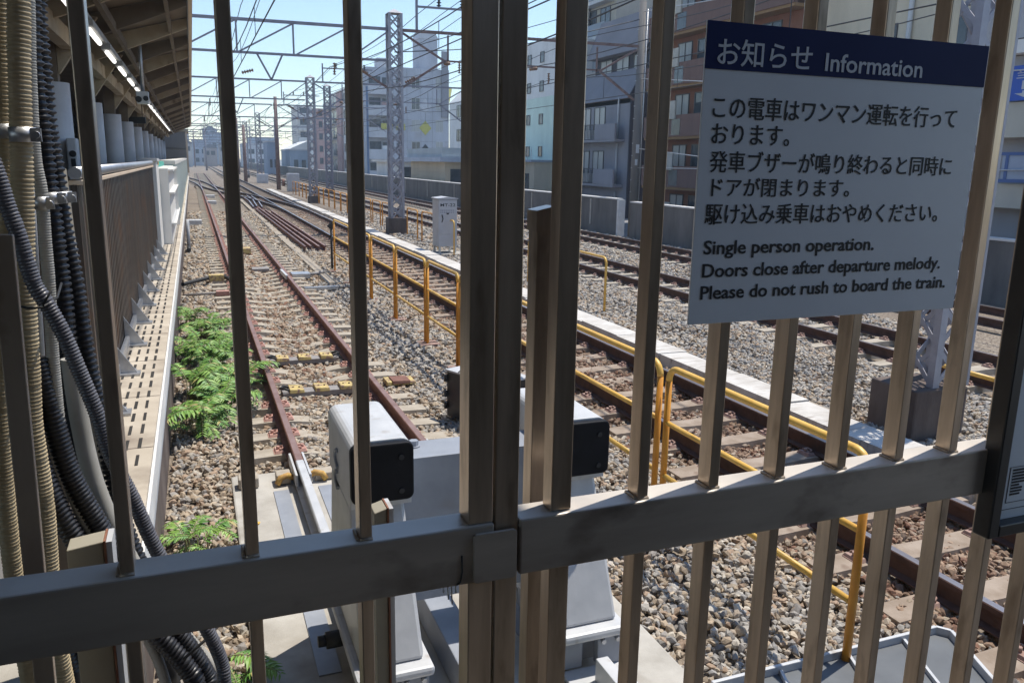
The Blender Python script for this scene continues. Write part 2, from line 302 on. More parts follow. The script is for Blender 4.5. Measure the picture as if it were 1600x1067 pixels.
    me.polygons.add(nf); me.polygons.foreach_set('loop_start', np.arange(0, nf * 3, 3, dtype=np.int32))
    me.update(calc_edges=True); me.polygons.foreach_set('use_smooth', np.zeros(nf, bool))
    at = me.attributes.new('stone', 'FLOAT_COLOR', 'POINT')
    cc4 = np.ones((nv, 4), np.float32); cc4[:, :3] = np.repeat(col, 12, 0); at.data.foreach_set('color', cc4.reshape(-1))
    m = M('ballast_stone', (.8, .8, .8), (1.1, 1.1, 1.1), rough=.92, scale=70, bump=.35, bscale=110, bdist=.004)
    nt = m.node_tree; p = nt.nodes['Principled BSDF']; src = p.inputs['Base Color'].links[0].from_socket
    an = nt.nodes.new('ShaderNodeAttribute'); an.attribute_name = 'stone'
    mx = nt.nodes.new('ShaderNodeMix'); mx.data_type = 'RGBA'; mx.blend_type = 'MULTIPLY'; mx.inputs['Factor'].default_value = 1
    nt.links.new(an.outputs['Color'], mx.inputs['A']); nt.links.new(src, mx.inputs['B']); nt.links.new(mx.outputs['Result'], p.inputs['Base Color'])
    me.materials.append(m)
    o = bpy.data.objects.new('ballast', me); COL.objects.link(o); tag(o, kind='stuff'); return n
print('stones', stones())

# ------------------------------------------------------------ tracks
def rail_profile(): return [(-.06, -.153), (.06, -.153), (.06, -.142), (.012, -.128), (.009, -.045), (.0325, -.035), (.0325, -.006), (.026, 0), (-.026, 0), (-.0325, -.006), (-.0325, -.035), (-.009, -.045), (-.012, -.128), (-.06, -.142)]
def rail_mesh(path, mats, name, parent):
    pr = rail_profile(); n = len(pr); mb = MB(); V = []; P = [Vector(p) for p in path]
    for i, p in enumerate(P):
        t = (P[min(i + 1, len(P) - 1)] - P[max(i - 1, 0)]); t.z = 0; t.normalize(); a = Vector((t.y, -t.x, 0))
        V += [p + a * x + Vector((0, 0, z)) for x, z in pr]
    mb.add(V, [], 0)
    for i in range(len(P) - 1):
        for j in range(n):
            mb.f.append((i * n + j, i * n + (j + 1) % n, (i + 1) * n + (j + 1) % n, (i + 1) * n + j)); mb.m.append(1 if j == 7 else 0); mb.sm.append(False)
    mb.f.append(tuple(range(n))); mb.m.append(0); mb.sm.append(False)
    mb.f.append(tuple(range((len(P) - 1) * n, len(P) * n))); mb.m.append(0); mb.sm.append(False)
    o = mb.build(name, mats, parent)
    if parent: o.location = -Vector(parent.location)
    return o
def sleeper_mb(half, wid, dip, top=-.152, h=.14):
    mb = MB(); xs = [-half, -half * .62, -half * .38, -half * .18, 0, half * .18, half * .38, half * .62, half]
    zs = [top - .012, top, top - dip * .25, top - dip * .8, top - dip, top - dip * .8, top - dip * .25, top, top - .012]
    V = []
    for x, z in zip(xs, zs):
        V += [(x, -wid * .62, top - h), (x, wid * .62, top - h), (x, wid * .5, z), (x, -wid * .5, z)]
    F = [(0, 1, 2, 3), tuple(32 + i for i in (3, 2, 1, 0))]
    for i in range(8):
        for j in range(4): F.append((i * 4 + j, i * 4 + (j + 1) % 4, (i + 1) * 4 + (j + 1) % 4, (i + 1) * 4 + j))
    return mb.add(V, F)
def fastening_mb(x):
    mb = MB().box((x - .15, -.07, -.158), (x + .15, .07, -.1495))
    for s in (-1, 1):
        c = x + s * .1
        mb.hexa([(c - .045, -.075, -.152), (c + .045, -.075, -.152), (c + .045, .075, -.152), (c - .045, .075, -.152)],
                [(c - .035, -.06, -.128), (c + .035, -.06, -.128), (c + .035, .06, -.128), (c - .035, .06, -.128)])
        mb.tube([(c + s * .01, 0, -.13), (c + s * .01, 0, -.098)], .016, 6)
        mb.tube([(c, -.05, -.12), (c - s * .035, -.03, -.112), (c - s * .04, .03, -.112), (c, .05, -.12)], .009, 5)
    return mb
def track(name, label, cx, y0, y1, sl_ys, mats_rail, m_sl, m_fast, dip, far_to=None, dx=0.0, half=1.0):
    root = thing(name, (cx, y0, 0), label, 'railway track')
    for s in (-1, 1):
        rail_mesh([(cx + s * .566 + dx * y0, y0, 0), (cx + s * .566 + dx * 60, 60, 0), (cx + s * .566 + dx * y1, y1, 0)], mats_rail, 'rail', root)
    sm = None
    for y in sl_ys:
        if sm is None:
            o = sleeper_mb(half, .21, dip).build('sleeper', m_sl, root); sm = o
            fs = [fastening_mb(s * .566).build('rail_fastening', m_fast, o) for s in (-1, 1)]
        else:
            o = sm.copy(); COL.objects.link(o); o.parent = root
            for f in fs: g = f.copy(); COL.objects.link(g); g.parent = o
        o.location = (dx * y + random.uniform(-.02, .02), y - y0, random.uniform(-.006, .004)); o.rotation_euler.z = random.uniform(-.012, .012)
    if far_to:
        mb = MB(); y = sl_ys[-1] + .6
        while y < far_to:
            mb.box((cx - half + dx * y, y - .11, -.3), (cx + half + dx * y, y + .11, -.155)); y += .6
        o = part(mb, 'sleepers', m_sl, root); tag(o, kind='stuff')
    return root
ys1 = [7.43, 7.9, 8.42, 8.92, 9.94, 10.5, 11.5] + [12.0 + .58 * i for i in range(88)]
T1 = track('railway_track', 'rust red track of the nearest line running up to the buffer stop', 1.27, 6.72, 150, ys1, [m_rustred, m_railtopT1], m_sleeper, m_clippink, .055, 150)
ys2 = [2.15 + .605 * i for i in range(99)]
T2 = track('railway_track', 'dark railed track between the long yellow handrail and the white walkway', 4.84, 1.2, 400, ys2, [m_rust, m_railtop], m_sleeperbrown, m_clip, .02, 150)
ys3 = [4.1 + .62 * i for i in range(99)]
T3 = track('railway_track', 'dark railed track just beyond the low yellow barriers and lattice masts', 9.75, 1.2, 400, ys3, [m_rust, m_railtop], m_sleeper, m_clip, .01, 150)
T4 = track('railway_track', 'outermost dark railed track beside the concrete parapet wall', 13.45, 1.2, 400, [16.1 + .62 * i for i in range(99)], [m_rust, m_railtop], m_sleeper, m_clip, .01, 150)
# steel tie plates of the insulated sleepers on the nearest track
for y, lab in ((9.4, 'nearer of two steel cross ties with yellow chipped pads between rusty rails'), (11.0, 'farther of two steel cross ties with yellow chipped pads between rusty rails')):
    r = thing('steel_tie', (1.27, y, -.16), lab, 'cross tie', 'steel ties on the nearest track')
    part(MB().box((.82, y - .1, -.2), (1.72, y + .1, -.135)), 'tie_bar', m_padsteel, r, .005)
    for cx in (.98, 1.27, 1.56):
        part(MB().hexa([(cx - .085, y - .12, -.14), (cx + .085, y - .12, -.14), (cx + .085, y + .12, -.14), (cx - .085, y + .12, -.14)], [(cx - .08, y - .11, -.092), (cx + .08, y - .11, -.104), (cx + .08, y + .11, -.104), (cx - .08, y + .11, -.092)]).tube([(cx - .035, y, -.1), (cx - .035, y, -.088)], .014, 6, 1).tube([(cx + .035, y, -.1), (cx + .035, y, -.088)], .014, 6, 1), 'pad', [m_padyellow, m_rust], r, .006)
    for s in (-1, 1):
        part(MB().tube([(1.27 + s * .33, y - .07, -.13), (1.27 + s * .43, y - .06, -.09), (1.27 + s * .47, y, -.1), (1.27 + s * .43, y + .06, -.09), (1.27 + s * .33, y + .07, -.13)], .016, 6), 'spring_clip', m_black, r)
r = thing('tie_plate', (2.2, 9.5, -.16), 'rust and yellow tie plate lying right of the red rail', 'tie plate')
part(MB().hexa([(2.05, 9.38, -.17), (2.42, 9.38, -.17), (2.42, 9.66, -.17), (2.05, 9.66, -.17)], [(2.06, 9.39, -.125), (2.41, 9.39, -.135), (2.41, 9.65, -.135), (2.06, 9.65, -.125)]), 'plate', m_padyellow, r, .006)
part(MB().hexa([(2.12, 9.36, -.15), (2.34, 9.36, -.15), (2.34, 9.62, -.15), (2.12, 9.62, -.15)], [(2.12, 9.37, -.108), (2.34, 9.37, -.115), (2.34, 9.61, -.115), (2.12, 9.61, -.108)]), 'cover', m_rustred, r, .006)
# far crossover and turnout rails
r = thing('crossover_track', (3, 45, 0), 'dark crossover rails slanting between the two nearest tracks', 'railway crossover')
for off in (-.566, .566):
    P = [(1.27 + off + (4.84 - 1.27) * (3 * t * t - 2 * t ** 3), 84 - 42 * t, .004) for t in [i / 14 for i in range(15)]]
    rail_mesh(P, [m_rust, m_railtop], 'rail', r)
mb = MB()
for i in range(34):
    t = i / 33; x = 1.27 + 3.57 * (3 * t * t - 2 * t ** 3); mb.box((x - 1.2, 84 - 42 * t - .11, -.3), (x + 1.2, 84 - 42 * t + .11, -.158))
tag(part(mb, 'sleepers', m_sleeperbrown, r), kind='stuff')
r = thing('siding_track', (-2, 120, 0), 'far siding rails leaving the nearest track towards the left', 'railway siding')
for off in (-.566, .566):
    rail_mesh([(1.27 + off - 8 * t * t, 70 + 80 * t, .005) for t in [i / 12 for i in range(13)]], [m_rust, m_railtop], 'rail', r)
# spare rails stored between the tracks
k = 0
for x0, x1, ya, yb, lab in ((3.02, 3.0, 24.8, 45, 'leftmost'), (3.2, 3.2, 24.9, 46, 'second from left'), (3.42, 3.38, 24.75, 44, 'third from left'), (3.62, 3.6, 24.9, 43, 'rightmost')):
    tag(rail_mesh([(x0, ya, -.03), (x1, yb, -.03)], [m_rustred, m_railtopT1], 'spare_rail', None), lab + ' of four long rusty rails stored between the tracks', 'spare rail', 'spare rails stored by the track')
for x0, x1, ya, yb, lab in ((2.98, 3.12, 46.2, 60, 'leftmost of the bent spare rails behind the straight stored ones'), (3.2, 3.5, 47, 61, 'middle bent spare rail behind the straight stored ones'), (3.42, 3.75, 46, 60, 'rightmost bent spare rail behind the straight stored ones')):
    tag(rail_mesh([(x0, ya, -.03), ((x0 + x1) / 2 + .12, (ya + yb) / 2, -.03), (x1, yb, -.03)], [m_rustred, m_railtop], 'spare_rail', None), lab, 'spare rail', 'spare rails stored by the track')
# concrete cable duct
mb = MB()
for i in range(40): mb.box((2.64 + i * .004, 18.0 + i * 1.0, -.3), (2.86 + i * .004, 18.0 + i * 1.0 + .985, -.15))
tag(mb.build('cable_duct', m_duct, bevel=.01), 'low concrete cable duct running beside the nearest track', 'cable duct')

# white walkway slab strip and its kerb
mb = MB()
for i in range(58): mb.box((5.92 + random.uniform(-.02, .02), 2.0 + i * 1.25, -.3), (6.36 + random.uniform(-.02, .02), 2.0 + i * 1.25 + 1.235, -.06 + random.uniform(-.012, .012)))
tag(mb.build('walkway', m_walk), kind='structure')
mb = MB()
for i in range(26): mb.box((6.5, 6.9 + i * 1.0, -.3), (6.62, 6.9 + i * 1.0 + .98, -.17))
tag(mb.build('kerb', m_duct), kind='structure')

# ------------------------------------------------------------ buffer stop on its slab
tag(MB().box((.15, 1.06, -.6), (2.34, 6.96, -.172)).build('concrete_slab', m_conc, bevel=.015), kind='structure')
M_clamp = M('clamp_rust_yellow', (.34, .16, .06), (.62, .40, .1), rough=.75, scale=22)
bs = thing('buffer_stop', (1.29, 3.7, -.17), 'white painted buffer stop with two black padded bumper heads and a beam', 'buffer stop')
def rounded_xz(x0, x1, z0, z1, r, top=True, bottom=True, n=5):
    P = []
    def arc(cx, cz, a0): P.extend([(cx + r * math.cos(a0 + PI / 2 * i / n), cz + r * math.sin(a0 + PI / 2 * i / n)) for i in range(n + 1)])
    if top: arc(x1 - r, z1 - r, 0); arc(x0 + r, z1 - r, PI / 2)
    else: P.extend([(x1, z1), (x0, z1)])
    if bottom: arc(x0 + r, z0 + r, PI); arc(x1 - r, z0 + r, 1.5 * PI)
    else: P.extend([(x0, z0), (x1, z0)])
    return P
for cx, side in ((.76, 'left'), (1.82, 'right')):
    mb = MB(); mb.prism_y(rounded_xz(cx - .15, cx + .15, .86, 1.2, .05, True, False), 3.645, 4.29)
    hd = part(mb, 'bumper_head', m_bufwhite, bs, .004)
    mb = MB(); b0, t0 = .155, .125
    mb.hexa([(cx - b0, 3.43, .13), (cx + b0, 3.43, .13), (cx + b0, 4.36, .13), (cx - b0, 4.36, .13)], [(cx - t0 - .02, 3.70, .858), (cx + t0, 3.70, .858), (cx + t0, 4.27, .858), (cx - t0 - .02, 4.27, .858)])
    part(mb, 'bumper_leg', m_bufwhite, bs, .02)
    part(MB().prism_y([(p[0], p[1]) for p in rounded_xz(cx - .152, cx + .152, .90, 1.192, .035)], 3.597, 3.642), 'rubber_pad', m_rubber, bs, .008)
    for bx in (-.09, .09):
        for bz in (.95, 1.12): part(MB().tube([(cx + bx, 3.591, bz), (cx + bx, 3.5965, bz)], .014, 8), 'pad_bolt', m_black, bs)
    part(MB().prism_z([(cx - .19, 3.36), (cx + .19, 3.36), (cx + .19, 4.42), (cx - .19, 4.42)], .075, .128), 'base_flange', m_bufwhite, bs, .018)
    ft = part(MB().box((cx - .16, 3.42, -.1), (cx - .05, 3.47, .073)).box((cx + .03, 3.40, -.1), (cx + .17, 3.45, .073)).box((cx - .13, 3.5, -.12), (cx + .13, 4.15, .0735)), 'foot_bracket', m_bufgrey, bs, .004)
    for bx in (.055, .14): part(MB().tube([(cx + bx, 3.40, .045), (cx + bx, 3.378, .045)], .014, 6), 'bracket_bolt', m_galv, bs)
    part(MB().box((cx - .17, 2.2, -.13), (cx + .17, 3.42, -.105)).box((cx - .035, 2.2, -.105), (cx + .035, 3.3, .02)), 'foot_rail', m_bufwhite, bs, .005)
    # painted running rail through the stop and its steel side strips
    rx = cx + (-.056 if side == 'left' else .02)
    rm = rail_mesh([(rx, 3.6, .002), (rx, 6.715, .002)], [m_bufwhite, m_bufwhite], 'painted_rail', bs)
    for q_ in (-1, 1): part(MB().box((rx + q_ * .12, 3.9, -.172), (rx + q_ * .24, 6.5, -.164)), 'steel_strip', m_bufgrey, bs)
    for q_ in (-1, 1): part(MB().box((rx + q_ * .045, 6.45, -.13), (rx + q_ * .065, 7.0, -.03)), 'fishplate', m_bufwhite, bs, .004)
    for q_ in (-1, 1): part(MB().tube([(rx + q_ * .2, 6.6, -.15), (rx + q_ * .17, 6.61, -.1), (rx + q_ * .11, 6.62, -.085), (rx + q_ * .07, 6.64, -.12)], .026, 8), 'rail_clamp', M_clamp, bs)
    # embossed lugs on the outer cheek
    ox = cx - .152 if side == 'left' else cx + .152
    lg = MB()
    for k in (0, 1):
        P = [(ox, 3.98 + .22 * math.sin(a) * .35 + k * .02, 1.0 - k * .12 + .045 * math.cos(a)) for a in [PI * i / 8 for i in range(9)]]
        lg.tube(P, .011, 6)
    part(lg, 'cheek_lug', m_bufgrey, bs)
    pb = MB()
    if side == 'left': pb.tube([(.50, 3.86, .06), (.60, 3.86, .06)], .045, 10).tube([(.46, 3.86, .06), (.5, 3.86, .06)], .03, 8)
    else: pb.tube([(1.60, 3.5, -.02), (1.64, 3.5, -.02)], .06, 12)
    part(pb, 'hydraulic_valve', m_black, bs)
part(MB().prism_y(rounded_xz(.9, 1.675, .24, 1.035, .03, True, True), 3.78, 4.03), 'cross_beam', m_bufgrey, bs, .003)
part(MB().tube([(1.0, 3.95, 1.035), (1.0, 3.95, 1.043)], .034, 12).tube([(1.0, 3.95, 1.043), (1.0, 3.95, 1.07)], .025, 6, smooth=False), 'beam_bolt', m_bufgrey, bs)
part(MB().box((1.10, 2.2, -.165), (1.26, 6.2, .03)), 'centre_strut', m_bufgrey, bs, .006)
part(MB().box((.5, 6.62, -.165), (.62, 6.76, -.08)).box((.82, 6.62, -.165), (2.2, 6.76, -.1)).box((.2, 6.62, -.165), (.36, 6.76, -.08)), 'end_sleeper', m_sleeper, bs, .01)
# tarpaulin, black box, white rimmed tray
def tarp():
    nx, ny = 26, 30; V = []
    for i in range(nx + 1):
        for j in range(ny + 1):
            u, v = i / nx, j / ny; a = PI * u
            rr = .2 * (1 - .25 * v) + .012 * math.sin(9 * u + 14 * v) + .01 * math.sin(31 * v + 5 * u)
            V.append((1.5 - rr * math.cos(a) * 1.0 + .02 * math.sin(6 * v), 2.2 + 1.18 * v, -.165 + rr * math.sin(a) * .95 * (1 - max(0, v - .86) * 5.5)))
    F = [(i * (ny + 1) + j, (i + 1) * (ny + 1) + j, (i + 1) * (ny + 1) + j + 1, i * (ny + 1) + j + 1) for i in range(nx) for j in range(ny)]
    o = MB().add(V, F, 0, True).build('tarpaulin_bundle', m_tarp)
    tag(o, 'olive tarpaulin bundle lying between the feet of the buffer stop', 'tarpaulin')
tarp()
r = thing('junction_box', (2.5, 8.1, -.2), 'dark steel junction box with white lid standing in the ballast behind the buffer stop', 'junction box')
part(MB().hexa([(2.40, 8.02, -.16), (2.72, 7.3, -.16), (3.12, 7.48, -.16), (2.82, 8.2, -.16)], [(2.40, 8.02, .33), (2.72, 7.3, .33), (3.12, 7.48, .33), (2.82, 8.2, .33)]), 'box_body', m_padsteel if False else M('dark_box_steel', (.03, .033, .04), (.055, .058, .065), rough=.35, metal=.4, scale=4), r, .004)
part(MB().hexa([(2.38, 8.03, .332), (2.71, 7.28, .332), (3.14, 7.47, .332), (2.83, 8.22, .332)], [(2.38, 8.03, .352), (2.71, 7.28, .352), (3.14, 7.47, .352), (2.83, 8.22, .352)]), 'lid', m_bufwhite, r, .003)
part(MB().tube([(2.47, 7.83, .36), (2.5, 7.72, .42), (2.56, 7.55, .42), (2.6, 7.5, .36)], .008, 6), 'handle', m_galv, r)
for z in (.22, .05, -.08): part(MB().box((2.372, 8.0, z), (2.396, 8.04, z + .07)), 'hinge', m_black, r)
r = thing('white_rimmed_tray', (3.2, 2.6, -.17), 'shallow dark tray with white rim and ribs lying at the foot of the gate', 'tray')
zt = -.06
part(MB().prism_z([(2.3, 1.7), (3.32, 1.7), (3.86, 2.93), (3.8, 3.0), (2.3, 3.0)], -.2, zt - .03), 'tray_bed', M('tray_charcoal', (.09, .098, .108), (.14, .15, .16), rough=.5, scale=2), r)
rim = [(2.3, 3.01), (3.82, 3.01), (3.87, 2.95), (3.33, 1.7)]
mb = MB()
for a, b in zip(rim[:-1], rim[1:]): mb.bar((a[0], a[1], zt - .05), (b[0], b[1], zt - .05), .022, .13)
part(mb, 'rim', m_bufwhite, r, .004)
for x in (2.7, 3.15, 3.55): part(MB().bar((x - .5, 1.75, zt - .03), (x + .02, 2.996, zt - .03), .016, .05), 'rib', m_bufwhite, r)

# ------------------------------------------------------------ long yellow handrail between tracks 1 and 2: sections of pipe
def handrail(y0, y1, lab, i):
    X = 3.14; z0 = -.17; H = 1.25; rr = .024; c = .1
    r = thing('yellow_handrail', (X, y0, z0), lab, 'handrail', 'yellow handrail sections between the tracks')
    def arcs(ya, s):
        return [(X, ya + s * (c - c * math.cos(a)), z0 + H - c + c * math.sin(a)) for a in [PI / 2 * k / 6 for k in range(7)]]
    A = arcs(y0, 1); B = arcs(y1, -1)
    part(MB().tube(A + B[::-1], rr, 10), 'top_rail', m_yellow, r)
    for ya in (y0, y1): part(MB().tube([(X, ya, z0), (X, ya, z0 + H - c)], rr, 10), 'post', m_orange, r)
    for z in (.83, .42): part(MB().tube([(X, y0, z0 + z), (X, y1, z0 + z)], rr * .82, 8), 'mid_rail', m_yellow, r)
    for ya in (y0, y1): part(MB().box((X - .13, ya - .1, z0 - .03), (X + .17, ya + .08, z0 + .012)), 'foot_plate', m_clip, r, .004)
secs = [(2.98, 4.88), (5.0, 6.6), (6.7, 8.3), (8.4, 9.9), (10.0, 11.5), (11.62, 13.52), (13.64, 15.6), (15.72, 17.9), (18.0, 20.1)]
for i, (a, b) in enumerate(secs):
    handrail(a, b, ('nearest yellow pipe handrail section with rounded end, beside the gate' if i == 0 else 'farthest yellow pipe handrail section, ending at the black post' if i == 8 else ORD[i] + ' yellow pipe handrail section counted from the gate'), i)
r = thing('black_marker_post', (3.12, 20.4, -.2), 'thin black post with diamond head at the far end of the yellow handrail', 'post')
part(MB().tube([(3.12, 20.4, -.2), (3.12, 20.4, .95)], .028, 8), 'shaft', m_black, r)
part(MB().hexa([(3.02, 20.36, .9), (3.12, 20.36, .8), (3.22, 20.36, .9), (3.12, 20.36, 1.0)], [(3.02, 20.42, .9), (3.12, 20.42, .8), (3.22, 20.42, .9), (3.12, 20.42, 1.0)]), 'head', m_black, r)
# low yellow barriers along the masts
hoops = [(13.4, 15.2), (15.4, 17.2), (17.6, 19.4), (19.7, 21.4), (23.0, 24.7), (26.0, 27.6), (28.2, 29.7), (32.4, 34), (34.4, 36), (36.4, 38)] + [(38.4 + 2.05 * i, 40.2 + 2.05 * i) for i in range(14)]
for i, (a, b) in enumerate(hoops):
    X = 7.1 if i < 5 else 7.35; z0 = -.19; H = 1.0; c = .12
    lab = 'low yellow hoop barrier by the masts, ' + ('nearest to the gate' if i == 0 else (ORD[i] + ' from the gate' if i < 20 else ['twenty-first', 'twenty-second', 'twenty-third', 'farthest'][i - 20] + ' from the gate'))
    r = thing('hoop_barrier', (X, a, z0), lab, 'barrier', 'low yellow hoop barriers beside the lattice masts')
    P = [(X, a, z0)] + [(X, a + c - c * math.cos(t), z0 + H - c + c * math.sin(t)) for t in [PI / 2 * k / 5 for k in range(6)]] + [(X, b - c + c * math.sin(t), z0 + H - c + c * math.cos(t)) for t in [PI / 2 * k / 5 for k in range(6)]] + [(X, b, z0)]
    part(MB().tube(P, .024, 8), 'hoop', m_orange if i > 4 else m_yellow, r)
    if i > 6: part(MB().tube([(X, a, z0 + .5), (X, b, z0 + .5)], .018, 6), 'mid_rail', m_orange, r)
# bright yellow bits by the far right
r = thing('yellow_handrail', (7.6, 8.5, -.2), 'short low yellow pipe rail lying close to the track beyond the near lattice mast', 'handrail')
part(MB().tube([(9.0, 6.6, .02), (9.0, 7.9, .02)], .03, 8), 'pipe', m_yellow, r)

# ------------------------------------------------------------ control cabinet
r = thing('control_cabinet', (6.95, 23.7, -.2), 'tall grey equipment cabinet on legs beside the white walkway', 'cabinet')
x0, x1, y0, y1, zb, zt = 6.72, 7.3, 23.35, 24.0, .02, 1.42
part(MB().box((x0, y0, zb), (x1, y1, zt)), 'housing', m_cabinet, r, .01)
part(MB().prism_y([(x0 - .03, zt + .004), (x1 + .03, zt + .004), (x1 + .03, zt + .03), ((x0 + x1) / 2, zt + .07), (x0 - .03, zt + .03)], y0 - .03, y1 + .03), 'cap', m_cabinet, r)
dr = part(MB().box((x0 + .02, y0 - .016, .4), (x1 - .02, y0 - .001, zt - .03)), 'door', m_cabinet, r, .004)
part(MB().box((x0 + .02, y0 - .014, zb + .02), (x1 - .02, y0 - .001, .385)), 'lower_panel', m_cabinet, r, .004)
sub(MB().tube([(x0 + .1, y0 - .03, .75), (x0 + .13, y0 - .05, .85), (x0 + .1, y0 - .03, .98)], .012, 6), 'handle', m_black, dr)
sub(MB().box((x0 + .25, y0 - .022, .98), (x0 + .32, y0 - .0165, 1.02)), 'lock', m_black, dr)
text_mesh('MT-22', x0 + .06, x1 - .06, 1.21, 1.30, y0 - .0165, m_ink, 'lettering', r, .01)
for zz in (1.09, 1.03):
    mb = MB()
    for k in range(8): mb.box((x0 + .06 + k * .055, y0 - .0195, zz), (x0 + .09 + k * .055, y0 - .0168, zz + .018))
    part(mb, 'caption_marks', m_navy, r)
for lx in (x0 + .05, x1 - .05):
    for ly in (y0 + .05, y1 - .05): part(MB().box((lx - .03, ly - .03, -.22), (lx + .03, ly + .03, zb)), 'leg', m_galv, r)
tag(MB().box((6.6, 23.1, -.3), (7.6, 24.2, -.17)).build('cabinet_pad', m_conc, bevel=.01), 'flat concrete pad under the grey equipment cabinet', 'concrete pad')

# ------------------------------------------------------------ lattice masts, gantries, wires
def lattice(mb, cx, cy, z0, z1, wdt, leg=.085, pitch=None, br=.05):
    h = wdt / 2; pitch = pitch or wdt
    for sx in (-1, 1):
        for sy in (-1, 1): mb.box((cx + sx * h - leg / 2, cy + sy * h - leg / 2, z0), (cx + sx * h + leg / 2, cy + sy * h + leg / 2, z1))
    n = int((z1 - z0) / pitch); p = (z1 - z0) / n
    for i in range(n):
        za, zb = z0 + i * p, z0 + (i + 1) * p
        for s in (-1, 1):
            o = .012
            mb.bar((cx - h, cy + s * (h + o), za), (cx + h, cy + s * (h + o), zb), br, .012, up=(0, 1, 0)); mb.bar((cx + h, cy + s * (h - o), za), (cx - h, cy + s * (h - o), zb), br, .012, up=(0, 1, 0))
            mb.bar((cx + s * (h + o), cy - h, za), (cx + s * (h + o), cy + h, zb), .012, br, up=(0, 1, 0)); mb.bar((cx + s * (h - o), cy + h, za), (cx + s * (h - o), cy - h, zb), .012, br, up=(0, 1, 0))
def insulator(mb, p, d, mi=0, n=5, r=.07, L=.45):
    p = Vector(p); d = Vector(d).normalized(); P = []; R = []
    for k in range(n):
        P += [p + d * L * (k / n), p + d * L * ((k + .3) / n), p + d * L * ((k + .6) / n)]; R += [r * .35, r, r * .4]
    mb.tube(P, R, 8, mi)
def mast(name, x, y, lab, base_h, ztop, wdt, mat, base=True, fx=0):
    r = thing(name, (x, y, -.2), lab, 'lattice mast', 'lattice masts of the overhead line')
    if base: part(MB().box((x - .36 + fx, y - .3, -.3), (x + .36 + fx, y + .3, base_h)), 'footing', m_darkconc, r, .02)
    mb = MB(); lattice(mb, x, y, base_h, ztop, wdt); part(mb, 'lattice', mat, r)
    h = wdt / 2 + .05
    part(MB().hexa([(x - h, y - h, ztop), (x + h, y - h, ztop), (x + h, y + h, ztop), (x - h, y + h, ztop)], [(x - .03, y - .03, ztop + .16), (x + .03, y - .03, ztop + .16), (x + .03, y + .03, ztop + .16), (x - .03, y + .03, ztop + .16)]), 'cap', m_mast, r)
    return r
mast('lattice_mast', 7.2, 6.15, 'nearest white lattice mast on a dark concrete block, partly behind the sign', .32, 8.2, .42, m_mast, fx=-.16)
mast('lattice_mast', 7.2, 30.8, 'tall grey lattice mast with pyramid cap carrying the first overhead gantry', .38, 7.72, .44, m_mast)
mast('lattice_mast', 7.25, 54.2, 'second lattice mast down the line, in front of the pink apartment block', .2, 7.5, .45, m_mast)
mast('lattice_mast', 10.4, 68.0, 'distant lattice mast rising beside the dark concrete pole', .2, 8.2, .45, m_gantryfar)
mast('lattice_mast', 7.4, 101, 'far small lattice mast beside the pale warehouse', .2, 7.6, .5, m_gantryfar)
mast('lattice_mast', 7.4, 125, 'farthest small lattice mast near the converging tracks', .2, 7.6, .5, m_gantryfar)
def pole(x, y, z1, rad, lab, mat):
    r = thing('concrete_pole', (x, y, -.4), lab, 'utility pole')
    part(MB().tube([(x, y, -.5), (x, y, z1)], [rad, rad * .72], 12), 'shaft', mat, r); return r
pole(7.3, 77.7, 7.9, .2, 'dark brown concrete pole standing beside the far equipment boxes', m_gantryrust)
pole(5.75, 100, 6.2, .22, 'thinner dark pole far down the line left of the warehouse', m_gantryrust)
pr = pole(17.5, 30.8, 9.0, .2, 'grey concrete utility pole with step bolts beyond the parapet wall', wallmat('pole_concrete', (.17, .16, .155)))
for k in range(14): part(MB().tube([(17.28, 30.78, 1.4 + k * .5), (17.72, 30.78, 1.4 + k * .5)], .014, 5), 'step_bolt', m_galv, pr)
part(MB().box((17.38, 30.57, 3.0), (17.52, 30.6, 3.35)).box((17.36, 30.57, 2.5), (17.46, 30.6, 2.75)), 'number_plates', m_bufwhite, pr)
part(MB().tube([(17.68, 30.7, .5), (17.68, 30.7, 8.7)], .03, 8), 'riser_pipe', m_galv, pr)
